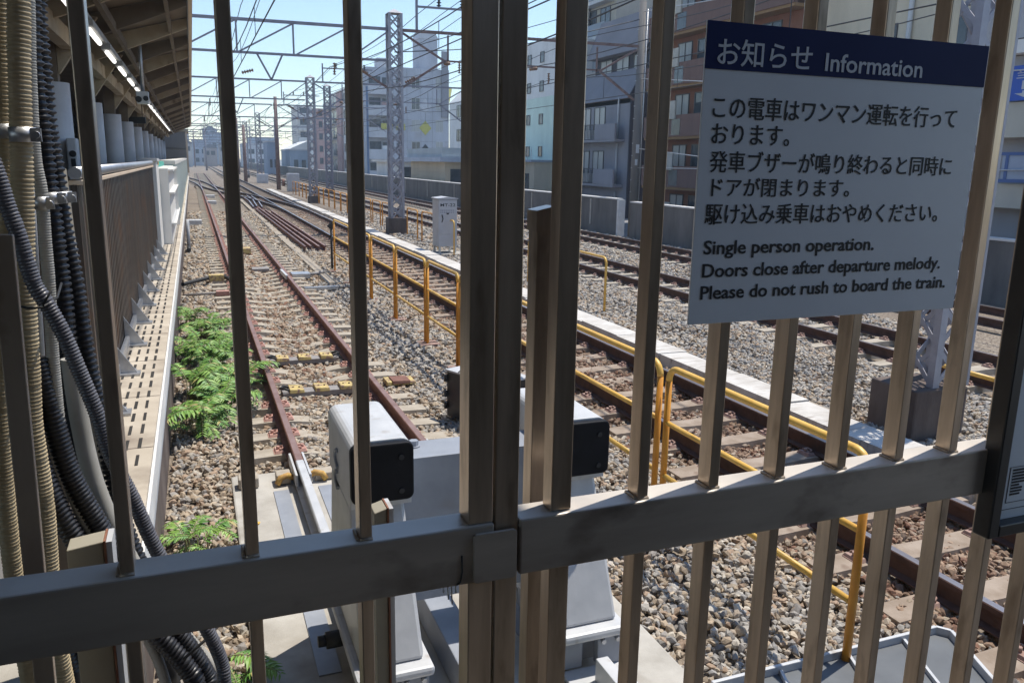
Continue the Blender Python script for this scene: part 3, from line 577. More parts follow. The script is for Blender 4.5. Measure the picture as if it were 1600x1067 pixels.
def gantry(y, lab, matL, matR, det=True, zt=7.12, zb=6.05, right=17.4):
    r = thing('overhead_gantry', (7.2, y, zt), lab, 'overhead gantry', 'steel gantries spanning the tracks')
    b = .1 if det else .12
    part(MB().bar((-8.5, y, zt - .05), (7.0, y, zt + .06), b, b), 'top_chord', matL, r)
    part(MB().bar((-8.5, y, zb - .03), (6.9, y, zb + .04), b * .8, b * .8), 'bottom_chord', matL, r)
    mb = MB(); x = 5.5
    while x > -8:
        mb.bar((x, y, zb), (x, y, zt), .06, .06); mb.bar((x - 1.9, y, zb), (x, y, zt), .055, .055); x -= 1.9
    mb.bar((5.5, y, zb), (7.0, y, zt), .055, .055)
    part(mb, 'web', matL, r)
    part(MB().bar((7.5, y, zt + .06), (right, y, zt + .14), b, b), 'right_chord', matR, r)
    mb = MB()
    for s, xe in ((1, 7.45), (-1, right - .1)):
        xa = xe + s * 1.65
        mb.bar((xe, y, zt), (xa, y, zb + .15), .07, .07); mb.bar((xe + s * .02, y, 5.15), (xa, y, zb + .15), .08, .08); mb.bar((xa + s * .15, y, zt), (xa + s * .15, y, zb + .1), .06, .06)
    mb.bar((9.1, y, zb + .15), (right - 1.75, y, zb + .18), .06, .06)
    mb.bar((6.9, y, 5.15), (5.7, y, 5.85), .07, .07)
    part(mb, 'knee_brace', matR, r)
    for hx in (2.8, -3.0): part(MB().bar((hx - .45, y, zb), (hx, y, 5.2), .06, .06).bar((hx + .4, y, zb), (hx, y, 5.2), .06, .06), 'drop_bracket', matL, r)
    if det:
        for p, d in (((7.6, y, 5.35), (.8, 0, .45)), ((10.2, y, 6.22), (1, 0, 0)), ((9.1, y - .1, 6.1), (.1, -1, -.1)), ((2.2, y, 5.5), (-.8, -.2, -.25)), ((6.2, y, 5.6), (-.5, -.3, .2)), ((5.0, y, 5.9), (0, 0, -1)), ((12.6, y, 6.1), (.3, -1, 0)), ((1.27, y, 6.0), (0, 0, -1)), ((13.4, y, 6.0), (0, 0, -1)), ((9.7, y, 6.2), (0, 0, -1))): mb = MB(); insulator(mb, p, d); part(mb, 'insulator', m_insul, r)
        mb = MB().bar((8.05, y, zt + .1), (8.05, y, zt + 1.2), .08, .08).bar((8.05, y, zt + .92), (11.2, y, zt + .96), .07, .07)
        part(mb, 'feeder_bracket', matL, r)
        for k in range(3): mb = MB(); insulator(mb, (8.9 + k * .9, y, zt + .98), (0, 0, 1), 0, 3, .1, .32); part(mb, 'feeder_insulator', m_black, r)
    return r
gantry(30.8, 'nearest overhead gantry with rusty right span, carried by the capped lattice mast', m_gantryfar, m_gantryrust)
gl = ['second overhead gantry, a pale grey truss behind the nearest one', 'third overhead gantry at the dark concrete pole', 'fourth overhead gantry from the station', 'fifth overhead gantry from the station', 'sixth overhead gantry from the station', 'seventh overhead gantry from the station', 'eighth overhead gantry from the station', 'ninth overhead gantry, far over the junction', 'farthest overhead gantry over the junction']
for i, yy in enumerate((54.2, 77.7, 101, 125, 149, 173, 198, 225, 260)):
    gantry(yy, gl[i], m_gantryfar, m_gantryfar, i < 2, zt=7.2 - .05 * i, zb=6.1 - .06 * i)
# wires along the tracks
def wire(pts, rad, lab, mat=m_wire, name='overhead_wire'):
    tag(MB().tube(smooth_path(pts, 4.0), rad, 5).build(name, mat), lab, 'overhead wire', 'wires of the overhead line')
SP = [7.4, 30.8, 54.2, 77.7, 101, 125, 149, 173]
def catenary(x, z, sag, y0=6, y1=200):
    P = []
    for a, b in zip(SP[:-1], SP[1:]):
        for k in range(4): t = k / 4; P.append((x, a + (b - a) * t, z - sag * 4 * t * (1 - t)))
    return P + [(x, SP[-1], z)]
for x, nm in ((1.27, 'the nearest track'), (4.84, 'the dark track left of the walkway'), (9.75, 'the track beyond the masts'), (13.45, 'the outermost track')):
    wire([(x, 4, 4.75), (x, 60, 4.75), (x, 200, 4.75)], .012, 'straight contact wire hanging above ' + nm)
    wire(catenary(x, 5.75, .5), .012, 'sagging messenger wire above ' + nm)
    mb = MB()
    for a, b in zip(SP[:-4], SP[1:-3]):
        for k in range(1, 5): t = k / 5; mb.bar((x, a + (b - a) * t, 4.75), (x, a + (b - a) * t, 5.75 - .5 * 4 * t * (1 - t)), .012, .012)
    tag(mb.build('wire_droppers', m_wire), 'thin droppers joining the two wires above ' + nm, 'wire droppers', kind='stuff')
for k, (x, z) in enumerate(((8.9, 8.42), (9.8, 8.42), (10.7, 8.42), (2.6, 8.0), (1.9, 7.6), (7.6, 6.5), (12.4, 7.6), (14.8, 7.4), (6.0, 4.95))):
    wire(catenary(x, z, .35), .014, ['leftmost of three high feeder wires on the bracket above the capped mast', 'middle of three high feeder wires on the bracket above the capped mast', 'rightmost of three high feeder wires on the bracket above the capped mast',
          'high wire crossing the sky right of the canopy edge', 'lower wire crossing the sky beside the canopy edge', 'wire strung past the capped lattice mast', 'wire over the right hand tracks near the green building', 'wire over the parapet wall', 'low wire strung between the two near tracks'][k])
for k, (p, q) in enumerate((((7.2, 30.8, 6.4), (17.4, 30.8, 8.3)), ((17.5, 30.8, 8.6), (15.5, 6, 7.2)), ((17.5, 30.8, 6.0), (16.4, 8, 4.5)), ((17.5, 30.8, 3.2), (16.6, 9, 2.6)), ((17.5, 30.8, 2.4), (22, 9, 3.4)))):
    a, b = Vector(p), Vector(q); c = (a + b) / 2 - Vector((0, 0, .35)); wire([p, tuple(c), q], .018, ['slack cable between the capped mast and the utility pole', 'highest pale cable running towards us from the utility pole', 'second pale cable running towards us from the utility pole', 'third pale cable from the utility pole, low over the parapet', 'lowest pale cable leaving the utility pole past the brown flats'][k], m_galv if k else m_wire)

# ------------------------------------------------------------ parapet wall on the right
def wall_seg(y0, y1, zt, lab):
    r = thing('parapet_wall', (15.7, y0, -.3), lab, 'parapet wall', 'concrete parapet wall segments')
    part(MB().box((15.62, y0, -.6), (15.86, y1, zt)), 'wall', m_wall, r)
    part(MB().box((15.59, y0 + .003, zt + .002), (15.89, y1 - .003, zt + .05)), 'coping', m_wallcap, r)
    mb = MB()
    y = y0 + 2.2
    while y < min(y1, 110): mb.box((15.585, y, .05), (15.618, y + .1, zt - .05)); y += 6.5
    part(mb, 'joint_strips', m_conc, r)
wall_seg(4, 27.7, 1.1, 'near dark concrete parapet with pale coping beside the outermost track')
part(MB().box((15.60, 28.62, -.3), (15.9, 28.75, 1.16)), 'end_post', m_wallcap, thing('parapet_end_post', (15.7, 28.7, -.3), 'pale vertical end post at the gap in the parapet', 'post'))
wall_seg(28.8, 150, 1.16, 'far stretch of dark concrete parapet beyond the gap')
wall_seg(151, 420, 1.2, 'farthest stretch of parapet wall fading towards the horizon')

# ------------------------------------------------------------ buildings
def window_mb(face, u, v, ww, hh, plane, two=True):
    mb = MB(); t = .05
    def bx(a0, a1, z0, z1, d0, d1, mi):
        if face == 'x': mb.box((plane - d1, a0, z0), (plane - d0, a1, z1), mi)
        else: mb.box((a0, plane - d1, z0), (a1, plane - d0, z1), mi)
    bx(u, u + ww, v, v + t, .002, .05, 0); bx(u, u + ww, v + hh - t, v + hh, .002, .05, 0)
    bx(u, u + t, v + t, v + hh - t, .002, .05, 0); bx(u + ww - t, u + ww, v + t, v + hh - t, .002, .05, 0)
    if two: bx(u + ww / 2 - t / 2, u + ww / 2 + t / 2, v + t, v + hh - t, .002, .045, 0)
    return mb
def window(root, face, u, v, ww, hh, plane, frame=m_alu, glass=m_glass, two=True):
    f = part(window_mb(face, u, v, ww, hh, plane, two), 'window', frame, root)
    mb = MB()
    if face == 'x': mb.box((plane - .02, u + .05, v + .05), (plane - .003, u + ww - .05, v + hh - .05))
    else: mb.box((u + .05, plane - .02, v + .05), (u + ww - .05, plane - .003, v + hh - .05))
    sub(mb, 'pane', glass, f)
def block(root, x0, x1, y0, y1, z0, z1, mat, name='wall'): return part(MB().box((x0, y0, z0), (x1, y1, z1)), name, mat, root)
Z0 = -.6
# brown apartment house with recessed balconies (faces the tracks)
m_brick = wallmat('brown_tile', (.21, .085, .048), scale=2); m_brickpale = wallmat('pinkish_tile', (.17, .10, .083), scale=2); m_ochre = wallmat('ochre_soffit', (.27, .16, .075))
r = thing('apartment_building', (24, 34, Z0), 'brown tiled apartment building with recessed balconies behind the sign', 'building')
block(r, 24.0, 40, 28.4, 40.2, Z0, 16, m_brick)
fl = [-1.0, 1.55, 4.1, 6.65, 9.2, 11.75]
for k, z in enumerate(fl):
    part(MB().box((23.25, 28.6, z - .25), (23.998, 40.1, z - .12)), 'balcony_slab', m_ochre, r)
    part(MB().box((23.2, 28.6, z - .118), (23.4, 40.1, z + .95)), 'balcony_parapet', m_brickpale, r)
    for yy in (35.2, 37.0, 32.2, 30.2):
        window(r, 'x', yy, z + .1, 1.3, 1.95, 24.0, glass=m_glass if yy != 37.0 else m_curtain)
    part(MB().box((23.19, 36.5, z - .05), (23.199, 37.3, z + .75)), 'balcony_slot', m_glass, r)
    part(MB().box((23.1, 36.9, z + .75), (23.19, 38.05, z + 1.65)), 'balcony_screen', M('balcony_screen_%d' % k, (.38, .36, .31), (.46, .44, .39), rough=.6), r)
    part(MB().tube([(23.3, 39.6, z), (23.3, 39.6, z + 2.4)], .06, 6), 'drain_pipe', m_alulight, r)
block(r, 23.6, 24.0, 33.6, 34.1, Z0, 16, m_brickpale, 'pier')
m_beige = wallmat('beige_render', (.58, .49, .36)); 
r = thing('beige_building', (24, 24, Z0), 'beige rendered building behind the top of the sign', 'building')
block(r, 24.2, 36, 17, 28.2, Z0, 14, m_beige)
for z in (6.2, 9.2):
    for yy in (18.5, 21, 24): window(r, 'x', yy, z, 1.2, 1.5, 24.2)
part(MB().box((23.6, 22, 5.6), (24.198, 28, 5.8)), 'ledge', m_beige, r)
part(MB().tube([(24.1, 23.4, 4), (24.1, 23.4, 12)], .09, 8), 'drain_pipe', m_alulight, r)
r = thing('low_roof_building', (20, 20, Z0), 'low pale blue grey roof hiding behind the sign and near lattice mast', 'building')
block(r, 19.5, 23.5, 15, 27, Z0, 5.0, wallmat('pale_shed', (.4, .41, .43)))
part(MB().hexa([(19.3, 14.8, 5.004), (23.6, 14.8, 5.004), (23.6, 27.2, 5.004), (19.3, 27.2, 5.004)], [(19.4, 15, 5.25), (23.6, 15, 5.9), (23.6, 27, 5.9), (19.4, 27, 5.25)]), 'roof', wallmat('roof_sheet', (.42, .46, .52)), r)
# dark gabled house with stepped mansard
m_pink = wallmat('pinkish_render', (.48, .31, .285))
m_dkwall = wallmat('charcoal_render', (.052, .052, .07)); m_dkface = wallmat('grey_violet_render', (.25, .25, .28)); m_slate = wallmat('pale_slate', (.20, .20, .225))
r = thing('mansard_building', (24, 46, Z0), 'dark grey building with stepped sloping pale roofs beyond the parapet', 'building')
block(r, 24, 30, 43.2, 51, Z0, 6.3, m_dkface)
part(MB().box((24.02, 43.1, Z0), (30.0, 43.198, 6.3)).prism_y([(23.8, 6.3), (30, 6.3), (30, 11.7), (25.85, 11.7), (24.85, 9.15), (25.55, 9.1), (25.55, 8.2), (24.9, 8.2)], 43.1, 43.198), 'gable', m_dkwall, r)
part(MB().prism_y([(23.85, 6.32), (30, 6.32), (30, 8.15), (24.95, 8.15)], 43.2, 51), 'lower_roof', m_slate, r)
block(r, 25.6, 30, 43.2, 51, 8.152, 9.2, m_dkwall, 'recessed_storey')
for yy in (44.2, 46.4, 48.6): window(r, 'x', yy, 8.25, 1.6, .85, 25.6, glass=m_curtain)
part(MB().prism_y([(24.9, 9.202), (30, 9.202), (30, 11.6), (25.9, 11.6)], 43.2, 51), 'upper_roof', m_slate, r)
part(MB().box((24.0, 43.2, 6.05), (24.25, 51, 6.315)), 'gutter', m_ochre, r)
for k, z in enumerate((-1.5, 1.35, 4.0)):
    part(MB().box((23.3, 43.6, z - .15), (23.998, 51, z)), 'balcony_slab', m_dkface, r)
    part(MB().box((23.28, 43.6, z + .002), (23.4, 46.2, z + .9)), 'balcony_parapet', m_dkface, r)
    rl = MB()
    for q in range(12): rl.bar((23.34, 46.3 + q * .2, z), (23.34, 46.3 + q * .2, z + .9), .03, .03)
    rl.bar((23.34, 46.2, z + .9), (23.34, 48.8, z + .9), .05, .05); part(rl, 'railing', m_alu, r)
    window(r, 'x', 46.2, z + .1, 1.5, 1.9, 24, glass=m_curtain); window(r, 'x', 48.2, z + .1, 1.4, 1.9, 24, glass=m_curtain)
    for xx in (25.4, 27.2): window(r, 'y', xx, z + .5, .8, 1.4, 43.1)
    ac = MB()
    for q in (0, 1): ac.box((23.5, 47.2 + q * .9, z + .05), (23.8, 47.95 + q * .9, z + .6))
    part(ac, 'air_conditioner', m_alulight, r)
    part(MB().tube([(23.9, 44.4, z), (23.9, 44.4, z + 2.4)], .05, 6), 'drain_pipe', m_alulight, r)
# tall cream flats behind it
r = thing('tall_flats', (30, 58, Z0), 'tall cream apartment tower rising behind the sloping grey roofs', 'building')
block(r, 27.5, 42, 52, 60, Z0, 22, wallmat('cream_render', (.46, .43, .36)))
for z in (8.9, 11.3, 13.7, 16.2):
    part(MB().box((26.8, 52.3, z - .3), (27.498, 59.9, z - .05)), 'balcony_slab', m_alulight, r)
    part(MB().box((26.78, 52.3, z - .048), (26.88, 59.9, z + .75)), 'balcony_parapet', wallmat('balcony_glass_%d' % int(z), (.3, .34, .38)), r)
    for yy in (52.8, 54.9, 57.4): window(r, 'x', yy, z, 1.5, 1.9, 27.5)
part(MB().tube([(27.2, 56.2, 4), (27.2, 56.2, 22)], .35, 10), 'vent_shaft', m_alulight, r)
# green and white blocks
m_green = wallmat('mint_render', (.58, .71, .63)); m_wht = wallmat('white_render', (.70, .70, .69))
r = thing('mint_building', (24, 57, Z0), 'mint green building with small square windows seen between the gate posts', 'building')
block(r, 24, 34, 53.9, 62, Z0, 7.2, m_green); block(r, 24.003, 34, 53.903, 61.99, 7.203, 11.1, m_wht, 'upper_wall')
for z in (3.0, 5.3, 7.6, 9.6):
    for yy in (56.0, 58.4): window(r, 'x', yy, z, .7, .75, 24, two=False)
part(MB().box((22.3, 54, 2.6), (23.998, 62.5, 2.75)), 'terrace_roof', wallmat('blue_grey_awning', (.33, .38, .45)), r)
rl = MB()
for q in range(12): rl.bar((22.4, 54.2 + q * .7, 2.75), (22.4, 54.2 + q * .7, 3.6), .03, .03)
part(rl, 'terrace_rail', m_alulight, r)
block(r, 22.6, 23.998, 54.1, 62.3, Z0, 2.598, m_beige, 'ground_floor')
for yy in (55, 58): window(r, 'x', yy, .3, 2.0, 1.5, 22.6)
r = thing('white_building', (26, 75, Z0), 'white stepped building to the right of the grey apartment block', 'building')
block(r, 26, 40, 66, 86, Z0, 8.6, m_wht)
part(MB().hexa([(26, 66, 8.603), (40, 66, 8.603), (40, 86, 8.603), (26, 86, 8.603)], [(27.5, 67, 10.6), (40, 67, 10.6), (40, 84, 10.6), (27.5, 84, 10.6)]), 'roof', m_wht, r)
for z in (2.2, 4.6, 7.0):
    for yy in (69, 73, 77.5, 82): window(r, 'x', yy, z, 1.3, 1.2, 26)
    for xx in (28, 31): window(r, 'y', xx, z, 1.2, 1.2, 66)
r = thing('low_shop_building', (18, 60, Z0), 'low beige building with pale blue flat roof just over the parapet', 'building')
block(r, 17.2, 22, 58, 68, Z0, 2.5, m_beige)
part(MB().box((16.7, 57.5, 2.5), (22.3, 68.5, 2.85)), 'roof', wallmat('pale_blue_roof', (.45, .5, .58)), r)
part(MB().box((16.9, 57.8, 2.852), (22.1, 57.86, 3.5)).box((16.9, 57.861, 2.852), (16.96, 68.2, 3.5)), 'roof_screen', wallmat('frosted_screen', (.45, .5, .52)), r)
for xx in (17.6, 19.4): window(r, 'y', xx, .6, 1.4, 1.4, 58)
r = thing('white_roof_shed', (17, 75, Z0), 'small shed with bright white roof beyond the parapet', 'building')
block(r, 16.8, 21, 72, 80, Z0, 2.4, m_wht); part(MB().box((16.4, 71.6, 2.402), (21.3, 80.4, 2.6)), 'roof', m_bufwhite, r)
window(r, 'y', 17.2, .7, 1.8, 1.3, 72)
# grey apartment block with yellow panels
m_gapt = wallmat('grey_tile', (.42, .44, .49), stain=(.36, .34, .34), stain_scale=.25, stain_lo=.6, stain_hi=.75); m_gbal = wallmat('pale_balcony', (.5, .51, .54)); m_yel = M('yellow_panel', (.42, .39, .08), (.5, .47, .11), rough=.6)
r = thing('grey_apartment_block', (30, 122, Z0), 'grey five storey apartment block with yellow and diamond shaped panels', 'building')
block(r, 28.3, 36.8, 122, 136, Z0, 15.9, m_gapt); block(r, 24.6, 28.298, 123.6, 136, Z0, 15.9, m_gapt, 'balcony_bay_wall')
for k, z in enumerate((.5, 3.6, 6.75, 9.9, 12.9)):
    part(MB().box((24.55, 122.1, z - .9), (28.29, 122.3, z + .55)), 'balcony_parapet', m_gbal, r)
    part(MB().box((24.6, 122.31, z - .9), (28.29, 123.59, z - .75)), 'balcony_slab', m_gbal, r)
    window(r, 'y', 25.0, z + .0, 1.7, 1.7, 123.6); window(r, 'y', 27.0, z + .0, 1.1, 1.6, 123.6)
    window(r, 'y', 28.7, z + .2, .7, 1.3, 122, two=False)
    window(r, 'y', 31.0, z + .1, 1.3, 1.7, 122, m_alulight, m_glass if k != 2 else m_curtain); window(r, 'y', 34.7, z + .1, 1.2, 1.8, 122, m_gbal, m_curtain)
jt = MB()
for z in (2.3, 5.4, 8.5, 11.6, 14.6): jt.box((28.31, 121.985, z), (36.79, 121.999, z + .05))
for x in (30.3, 32.4, 34.2): jt.box((x, 121.986, Z0 + .1), (x + .04, 121.998, 15.8))
part(jt, 'facade_joints', m_dkface, r)
for k, z in enumerate((.9, 4.0, 7.1, 10.3, 13.3)):
    part(MB().box((25.3, 122.4, z - .75), (26.1, 122.9, z - .05)), 'air_conditioner', m_alulight, r)
    if k % 2: part(MB().box((26.6, 122.35, z - .2), (27.6, 122.4, z + .7)), 'laundry', m_wht if k == 1 else m_pink, r)
for z, mt in ((7.4, m_yel), (4.0, m_black), (10.6, m_gbal)):
    part(MB().add([(33.1 + .95 * math.cos(a), 121.93, z + 1.05 * math.sin(a)) for a in (0, PI / 2, PI, 1.5 * PI)] + [(33.1 + .95 * math.cos(a), 121.99, z + 1.05 * math.sin(a)) for a in (0, PI / 2, PI, 1.5 * PI)], [(0, 1, 2, 3), (7, 6, 5, 4), (0, 4, 5, 1), (1, 5, 6, 2), (2, 6, 7, 3), (3, 7, 4, 0)]), 'diamond_panel', mt, r)
part(MB().box((26.4, 122.04, 7.0), (28.2, 122.098, 7.9)).box((28.6, 121.9, 7.0), (30.0, 121.95, 7.9)), 'yellow_panel', m_yel, r)
block(r, 32.8, 35.6, 124, 128, 15.9, 20.4, m_gapt, 'stair_tower')
part(MB().prism_y([(32.6, 20.4), (35.8, 20.4), (34.9, 21.6), (33.1, 21.6)], 123.9, 128.1), 'tower_roof', m_gbal, r)
block(r, 26.6, 28.2, 125, 127, 15.9, 17.4, m_gbal, 'water_tank')
part(MB().box((35.6, 121.7, 9.0), (36.6, 121.99, 18.5)), 'fin_wall', m_dkface, r)
part(MB().add([(36.803, 122.2, 10.5), (36.803, 122.2, 13.4), (37.9, 124, 13.4), (36.803, 124, 10.5)], [(0, 1, 2), (0, 2, 3), (1, 3, 2), (0, 3, 1)]), 'yellow_canopy', m_yel, r)
part(MB().box((24.3, 122.0, Z0), (24.54, 122.4, 13)), 'blue_corner_pipe', wallmat('blue_pipe', (.1, .16, .28)), r)
# pink / white apartment blocks further on
m_pale = wallmat('pale_render', (.64, .61, .57))
r = thing('pink_white_apartments', (27, 140, Z0), 'white apartment block with pink stripe and slit windows left of the middle bar', 'building')
block(r, 27, 38, 137.3, 174, Z0, 15.4, m_pale)
part(MB().box((26.6, 158, Z0), (26.998, 163, 15.0)), 'pink_pier', m_pink, r)
for z in (1.0, 4.0, 7.1, 10.1, 13.0):
    for yy in (140, 144, 148, 152): window(r, 'x', yy, z, .8, 1.7, 27, two=False)
    window(r, 'x', 154.5, z, 2.4, 1.5, 27)
    part(MB().box((25.7, 163.5, z - .8), (25.9, 174, z + .55)), 'balcony_parapet', m_pale, r); part(MB().box((25.9, 163.5, z - .8), (26.998, 174, z - .65)), 'balcony_slab', m_pale, r)
    window(r, 'x', 165, z - .3, 2.9, 2.0, 27); window(r, 'x', 169.5, z - .3, 2.6, 2.0, 27)
block(r, 30, 37, 145, 158, 15.4, 17.6, m_pale, 'penthouse')
r = thing('far_apartments', (24, 200, Z0), 'farther narrow apartment block with white balconies and pinkish side', 'building')
block(r, 23.6, 27.0, 200, 212, Z0, 14.8, m_pale); block(r, 27.003, 32, 200.1, 212, Z0, 14.2, m_pink, 'pink_wing')
for z in (1.5, 4.3, 7.1, 9.9, 12.5):
    part(MB().box((23.7, 199.0, z - .8), (26.9, 199.2, z + .4)), 'balcony_parapet', m_wht, r); window(r, 'y', 24.2, z - .2, 2.2, 1.9, 200); window(r, 'y', 28.5, z, .8, 1.4, 200, two=False)
# hazy far city
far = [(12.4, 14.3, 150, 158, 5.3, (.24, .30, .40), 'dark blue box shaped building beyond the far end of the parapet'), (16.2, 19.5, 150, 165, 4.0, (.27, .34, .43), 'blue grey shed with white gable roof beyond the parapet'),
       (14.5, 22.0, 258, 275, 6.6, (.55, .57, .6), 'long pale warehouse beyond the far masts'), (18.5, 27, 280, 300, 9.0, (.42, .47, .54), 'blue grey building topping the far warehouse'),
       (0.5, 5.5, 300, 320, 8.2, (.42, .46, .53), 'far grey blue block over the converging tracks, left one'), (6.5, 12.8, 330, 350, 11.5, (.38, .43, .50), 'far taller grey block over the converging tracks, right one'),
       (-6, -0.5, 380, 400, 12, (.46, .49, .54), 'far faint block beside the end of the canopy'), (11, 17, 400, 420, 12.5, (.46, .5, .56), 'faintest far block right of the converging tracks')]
for x0, x1, y0, y1, zt, c, lab in far:
    r = thing('distant_building', (x0, y0, Z0), lab, 'building', 'distant buildings at the end of the line')
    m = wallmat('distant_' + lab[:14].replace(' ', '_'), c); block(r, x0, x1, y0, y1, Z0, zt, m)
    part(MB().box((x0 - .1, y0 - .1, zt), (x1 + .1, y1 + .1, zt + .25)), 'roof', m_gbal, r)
    for k in range(int(zt / 3)):
        window(r, 'y', x0 + (x1 - x0) * .2, 1 + k * 2.8, (x1 - x0) * .22, 1.4, y0); window(r, 'y', x0 + (x1 - x0) * .6, 1 + k * 2.8, (x1 - x0) * .22, 1.4, y0)
part(MB().prism_y([(16.2, 4.252), (19.6, 4.252), (19.6, 5.8)], 149.9, 165), 'gable_roof', m_wht, thing('gable_roof', (17, 150, 4.25), 'white sloping gable roof on the blue grey shed', 'roof'))
for k, (x, y, h, lab) in enumerate(((5.2, 140, 8.5, 'thin far pole just left of the second bar'), (-1.5, 165, 9.5, 'far pole closest to the canopy end'), (3.0, 190, 9, 'far pole between the two converging tracks'), (7.6, 150, 9.2, 'far pole left of the farthest small lattice mast'), (-4.0, 215, 11, 'taller faint pole left of the converging tracks'),
      (9.5, 240, 10.5, 'faint far pole right of the converging tracks'), (1.0, 260, 10.5, 'faint far pole above the left track'), (13.5, 210, 10, 'far pole standing before the long warehouse'), (16.5, 180, 9, 'far pole in front of the blue grey shed'), (-7.5, 280, 13, 'faintest tall pole beside the hut at the platform end'))):
    r = thing('far_pole', (x, y, -.4), lab, 'utility pole', 'poles far down the line')
    part(MB().tube([(x, y, -.5), (x, y, h)], [.2, .14], 8), 'shaft', m_gantryrust if k % 3 == 0 else m_gantryfar, r)
    part(MB().bar((x - 1.3, y, h - .7), (x + 1.3, y, h - .7), .14, .14).bar((x - 1.0, y, h - 1.7), (x + 1.0, y, h - 1.7), .12, .12), 'cross_arm', m_gantryfar, r)
for k, (x, y, w_, h, lab) in enumerate(((-3, 260, 3.4, 6.5, 'low pale house beside the far tracks, next to the canopy end'), (3.8, 280, 4, 5.5, 'small pale house over the far junction'), (9, 300, 4.5, 7, 'pale house behind the far junction signals'), (5.5, 400, 6, 15, 'slim faint tower over the converging tracks'))):
    r = thing('distant_house', (x, y, Z0), lab, 'house', 'distant houses over the junction')
    block(r, x, x + w_, y, y + 8, Z0, h, wallmat('house_' + 'abcd'[k], ((.5, .5, .5), (.42, .38, .36), (.52, .5, .47), (.42, .46, .52))[k]))
    part(MB().prism_y([(x - .3, h + .003), (x + w_ + .3, h + .003), (x + w_ / 2, h + 1.4)], y - .3, y + 8.3), 'roof', m_slate, r)
    window(r, 'y', x + .5, h - 2.2, w_ * .3, 1.3, y); window(r, 'y', x + w_ * .55, h - 2.2, w_ * .3, 1.3, y)
# station annex at the right edge with blue sign
m_annex = wallmat('annex_cream', (.52, .50, .43)); m_annexg = wallmat('annex_grey', (.36, .36, .38))
r = thing('annex_building', (17, 12, Z0), 'cream building at the right edge carrying a blue direction sign', 'building')
k = 17 / 16
block(r, 17.3, 24, 6, 14.6, Z0, 5.25, m_annexg, 'recessed_wall')
part(MB().box((16.7, 6, 5.0), (17.298, 14.5, 5.3)), 'soffit_slab', m_wht, r)
part(MB().box((17.0, 6, 4.02), (17.298, 14.5, 4.98)), 'upper_wall', m_annexg, r)
part(MB().box((16.9, 6, 3.25), (17.299, 14.3, 4.0)), 'cream_band', m_annex, r)
part(MB().box((16.9, 6, 1.72), (17.299, 14.1, 2.25)), 'lower_cream_band', m_annex, r)
pn = part(MB().box((16.8, 10.2, 2.33), (16.9, 13.25, 2.88)), 'balcony_panel', wallmat('pale_blue_glass', (.36, .42, .52)), r)
sub(MB().box((16.78, 10.1, 2.86), (16.799, 13.35, 2.93)).box((16.78, 10.1, 2.28), (16.799, 13.35, 2.35)).box((16.78, 13.1, 2.3505), (16.799, 13.17, 2.8595)), 'trim', wallmat('blue_trim', (.1, .16, .34)), pn)
part(MB().box((17.2, 11.6, 3.0), (17.299, 12.4, 3.15)).box((17.2, 12.6, 2.95), (17.299, 12.85, 3.12)), 'vent', m_alu, r)
block(r, 18, 24, 6, 15.5, 5.3, 6.6, m_annexg, 'roof_block')
sg = part(MB().box((16.8, 10.6, 4.02), (16.89, 13.35, 4.75)), 'blue_sign', m_bluesign, r)
def text_on_x(body, yL, yR, z0, z1, x, mat, name, root):
    o = text_mesh(body, 0, abs(yL - yR), z0, z1, 0, mat, name, None)
    o.parent = root; o.location = Vector((x, yL, 0)) - Vector(root.location); o.rotation_euler.z = -PI / 2; return o
text_on_x('当ビル', 13.2, 11.8, 4.47, 4.68, 16.798, m_bufwhite, 'lettering', r)
text_on_x('1F', 13.05, 12.55, 4.25, 4.43, 16.798, m_bufwhite, 'lettering', r)
part(MB().add([(16.797, 13.2, 4.17), (16.797, 12.9, 4.06), (16.797, 12.6, 4.17), (16.797, 12.78, 4.17), (16.797, 12.78, 4.22), (16.797, 13.02, 4.22), (16.797, 13.02, 4.17)] + [(16.7995, 13.2, 4.17), (16.7995, 12.9, 4.06), (16.7995, 12.6, 4.17), (16.7995, 12.78, 4.17), (16.7995, 12.78, 4.22), (16.7995, 13.02, 4.22), (16.7995, 13.02, 4.17)], [(0, 1, 2, 3, 6), (3, 4, 5, 6), (13, 9, 8, 7, 10)[:0] or (7, 8, 9, 10, 13), (10, 11, 12, 13)]), 'arrow', m_bufwhite, r)

# ------------------------------------------------------------ platform, ledge, canopy
tag(MB().box((-9, 1.9, -.6), (-.75, 76, 1.2)).build('platform', m_plat), kind='structure')
tag(MB().box((-9, -9, -.6), (6, 1.04, .95)).build('end_platform', M('dark_platform_floor', (.035, .031, .027), (.05, .045, .04), rough=.8, scale=2)), kind='structure')
led = thing('platform_ledge', (-.45, 3.6, .9), 'concrete platform edge ledge pierced by rows of drain slots', 'platform edge')
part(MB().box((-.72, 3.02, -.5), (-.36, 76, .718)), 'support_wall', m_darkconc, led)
part(MB().box((-.289, 3.0, .74), (-.275, 76, .93)), 'edge_trim', m_wallcap, led)
mb = MB().box((-.745, 3.0, .72), (-.29, 76, .95))
y = 4.35
while y < 34:
    for x in (-.36, -.425, -.49, -.555):
        a_ = random.uniform(-.012, .012); mb.box((x - .009 + random.uniform(-.002, .002), y + a_, .948), (x + .009 + random.uniform(-.002, .002), y + a_ + .15 + random.uniform(0, .025), .9525), 1)
    y += .262
y = 4.62
while y < 40: mb.box((-.7445, y, .9485), (-.2915, y + .008, .9515), 2); y += 1.05
part(mb, 'slab', [m_concwarm, m_dark, m_darkconc], led)
fp = thing('platform_fence', (-.62, 9, .95), 'weathered corrugated metal fence with chrome handrail along the platform', 'fence')
mb = MB(); y = 5.3; V = []; 
ys = []
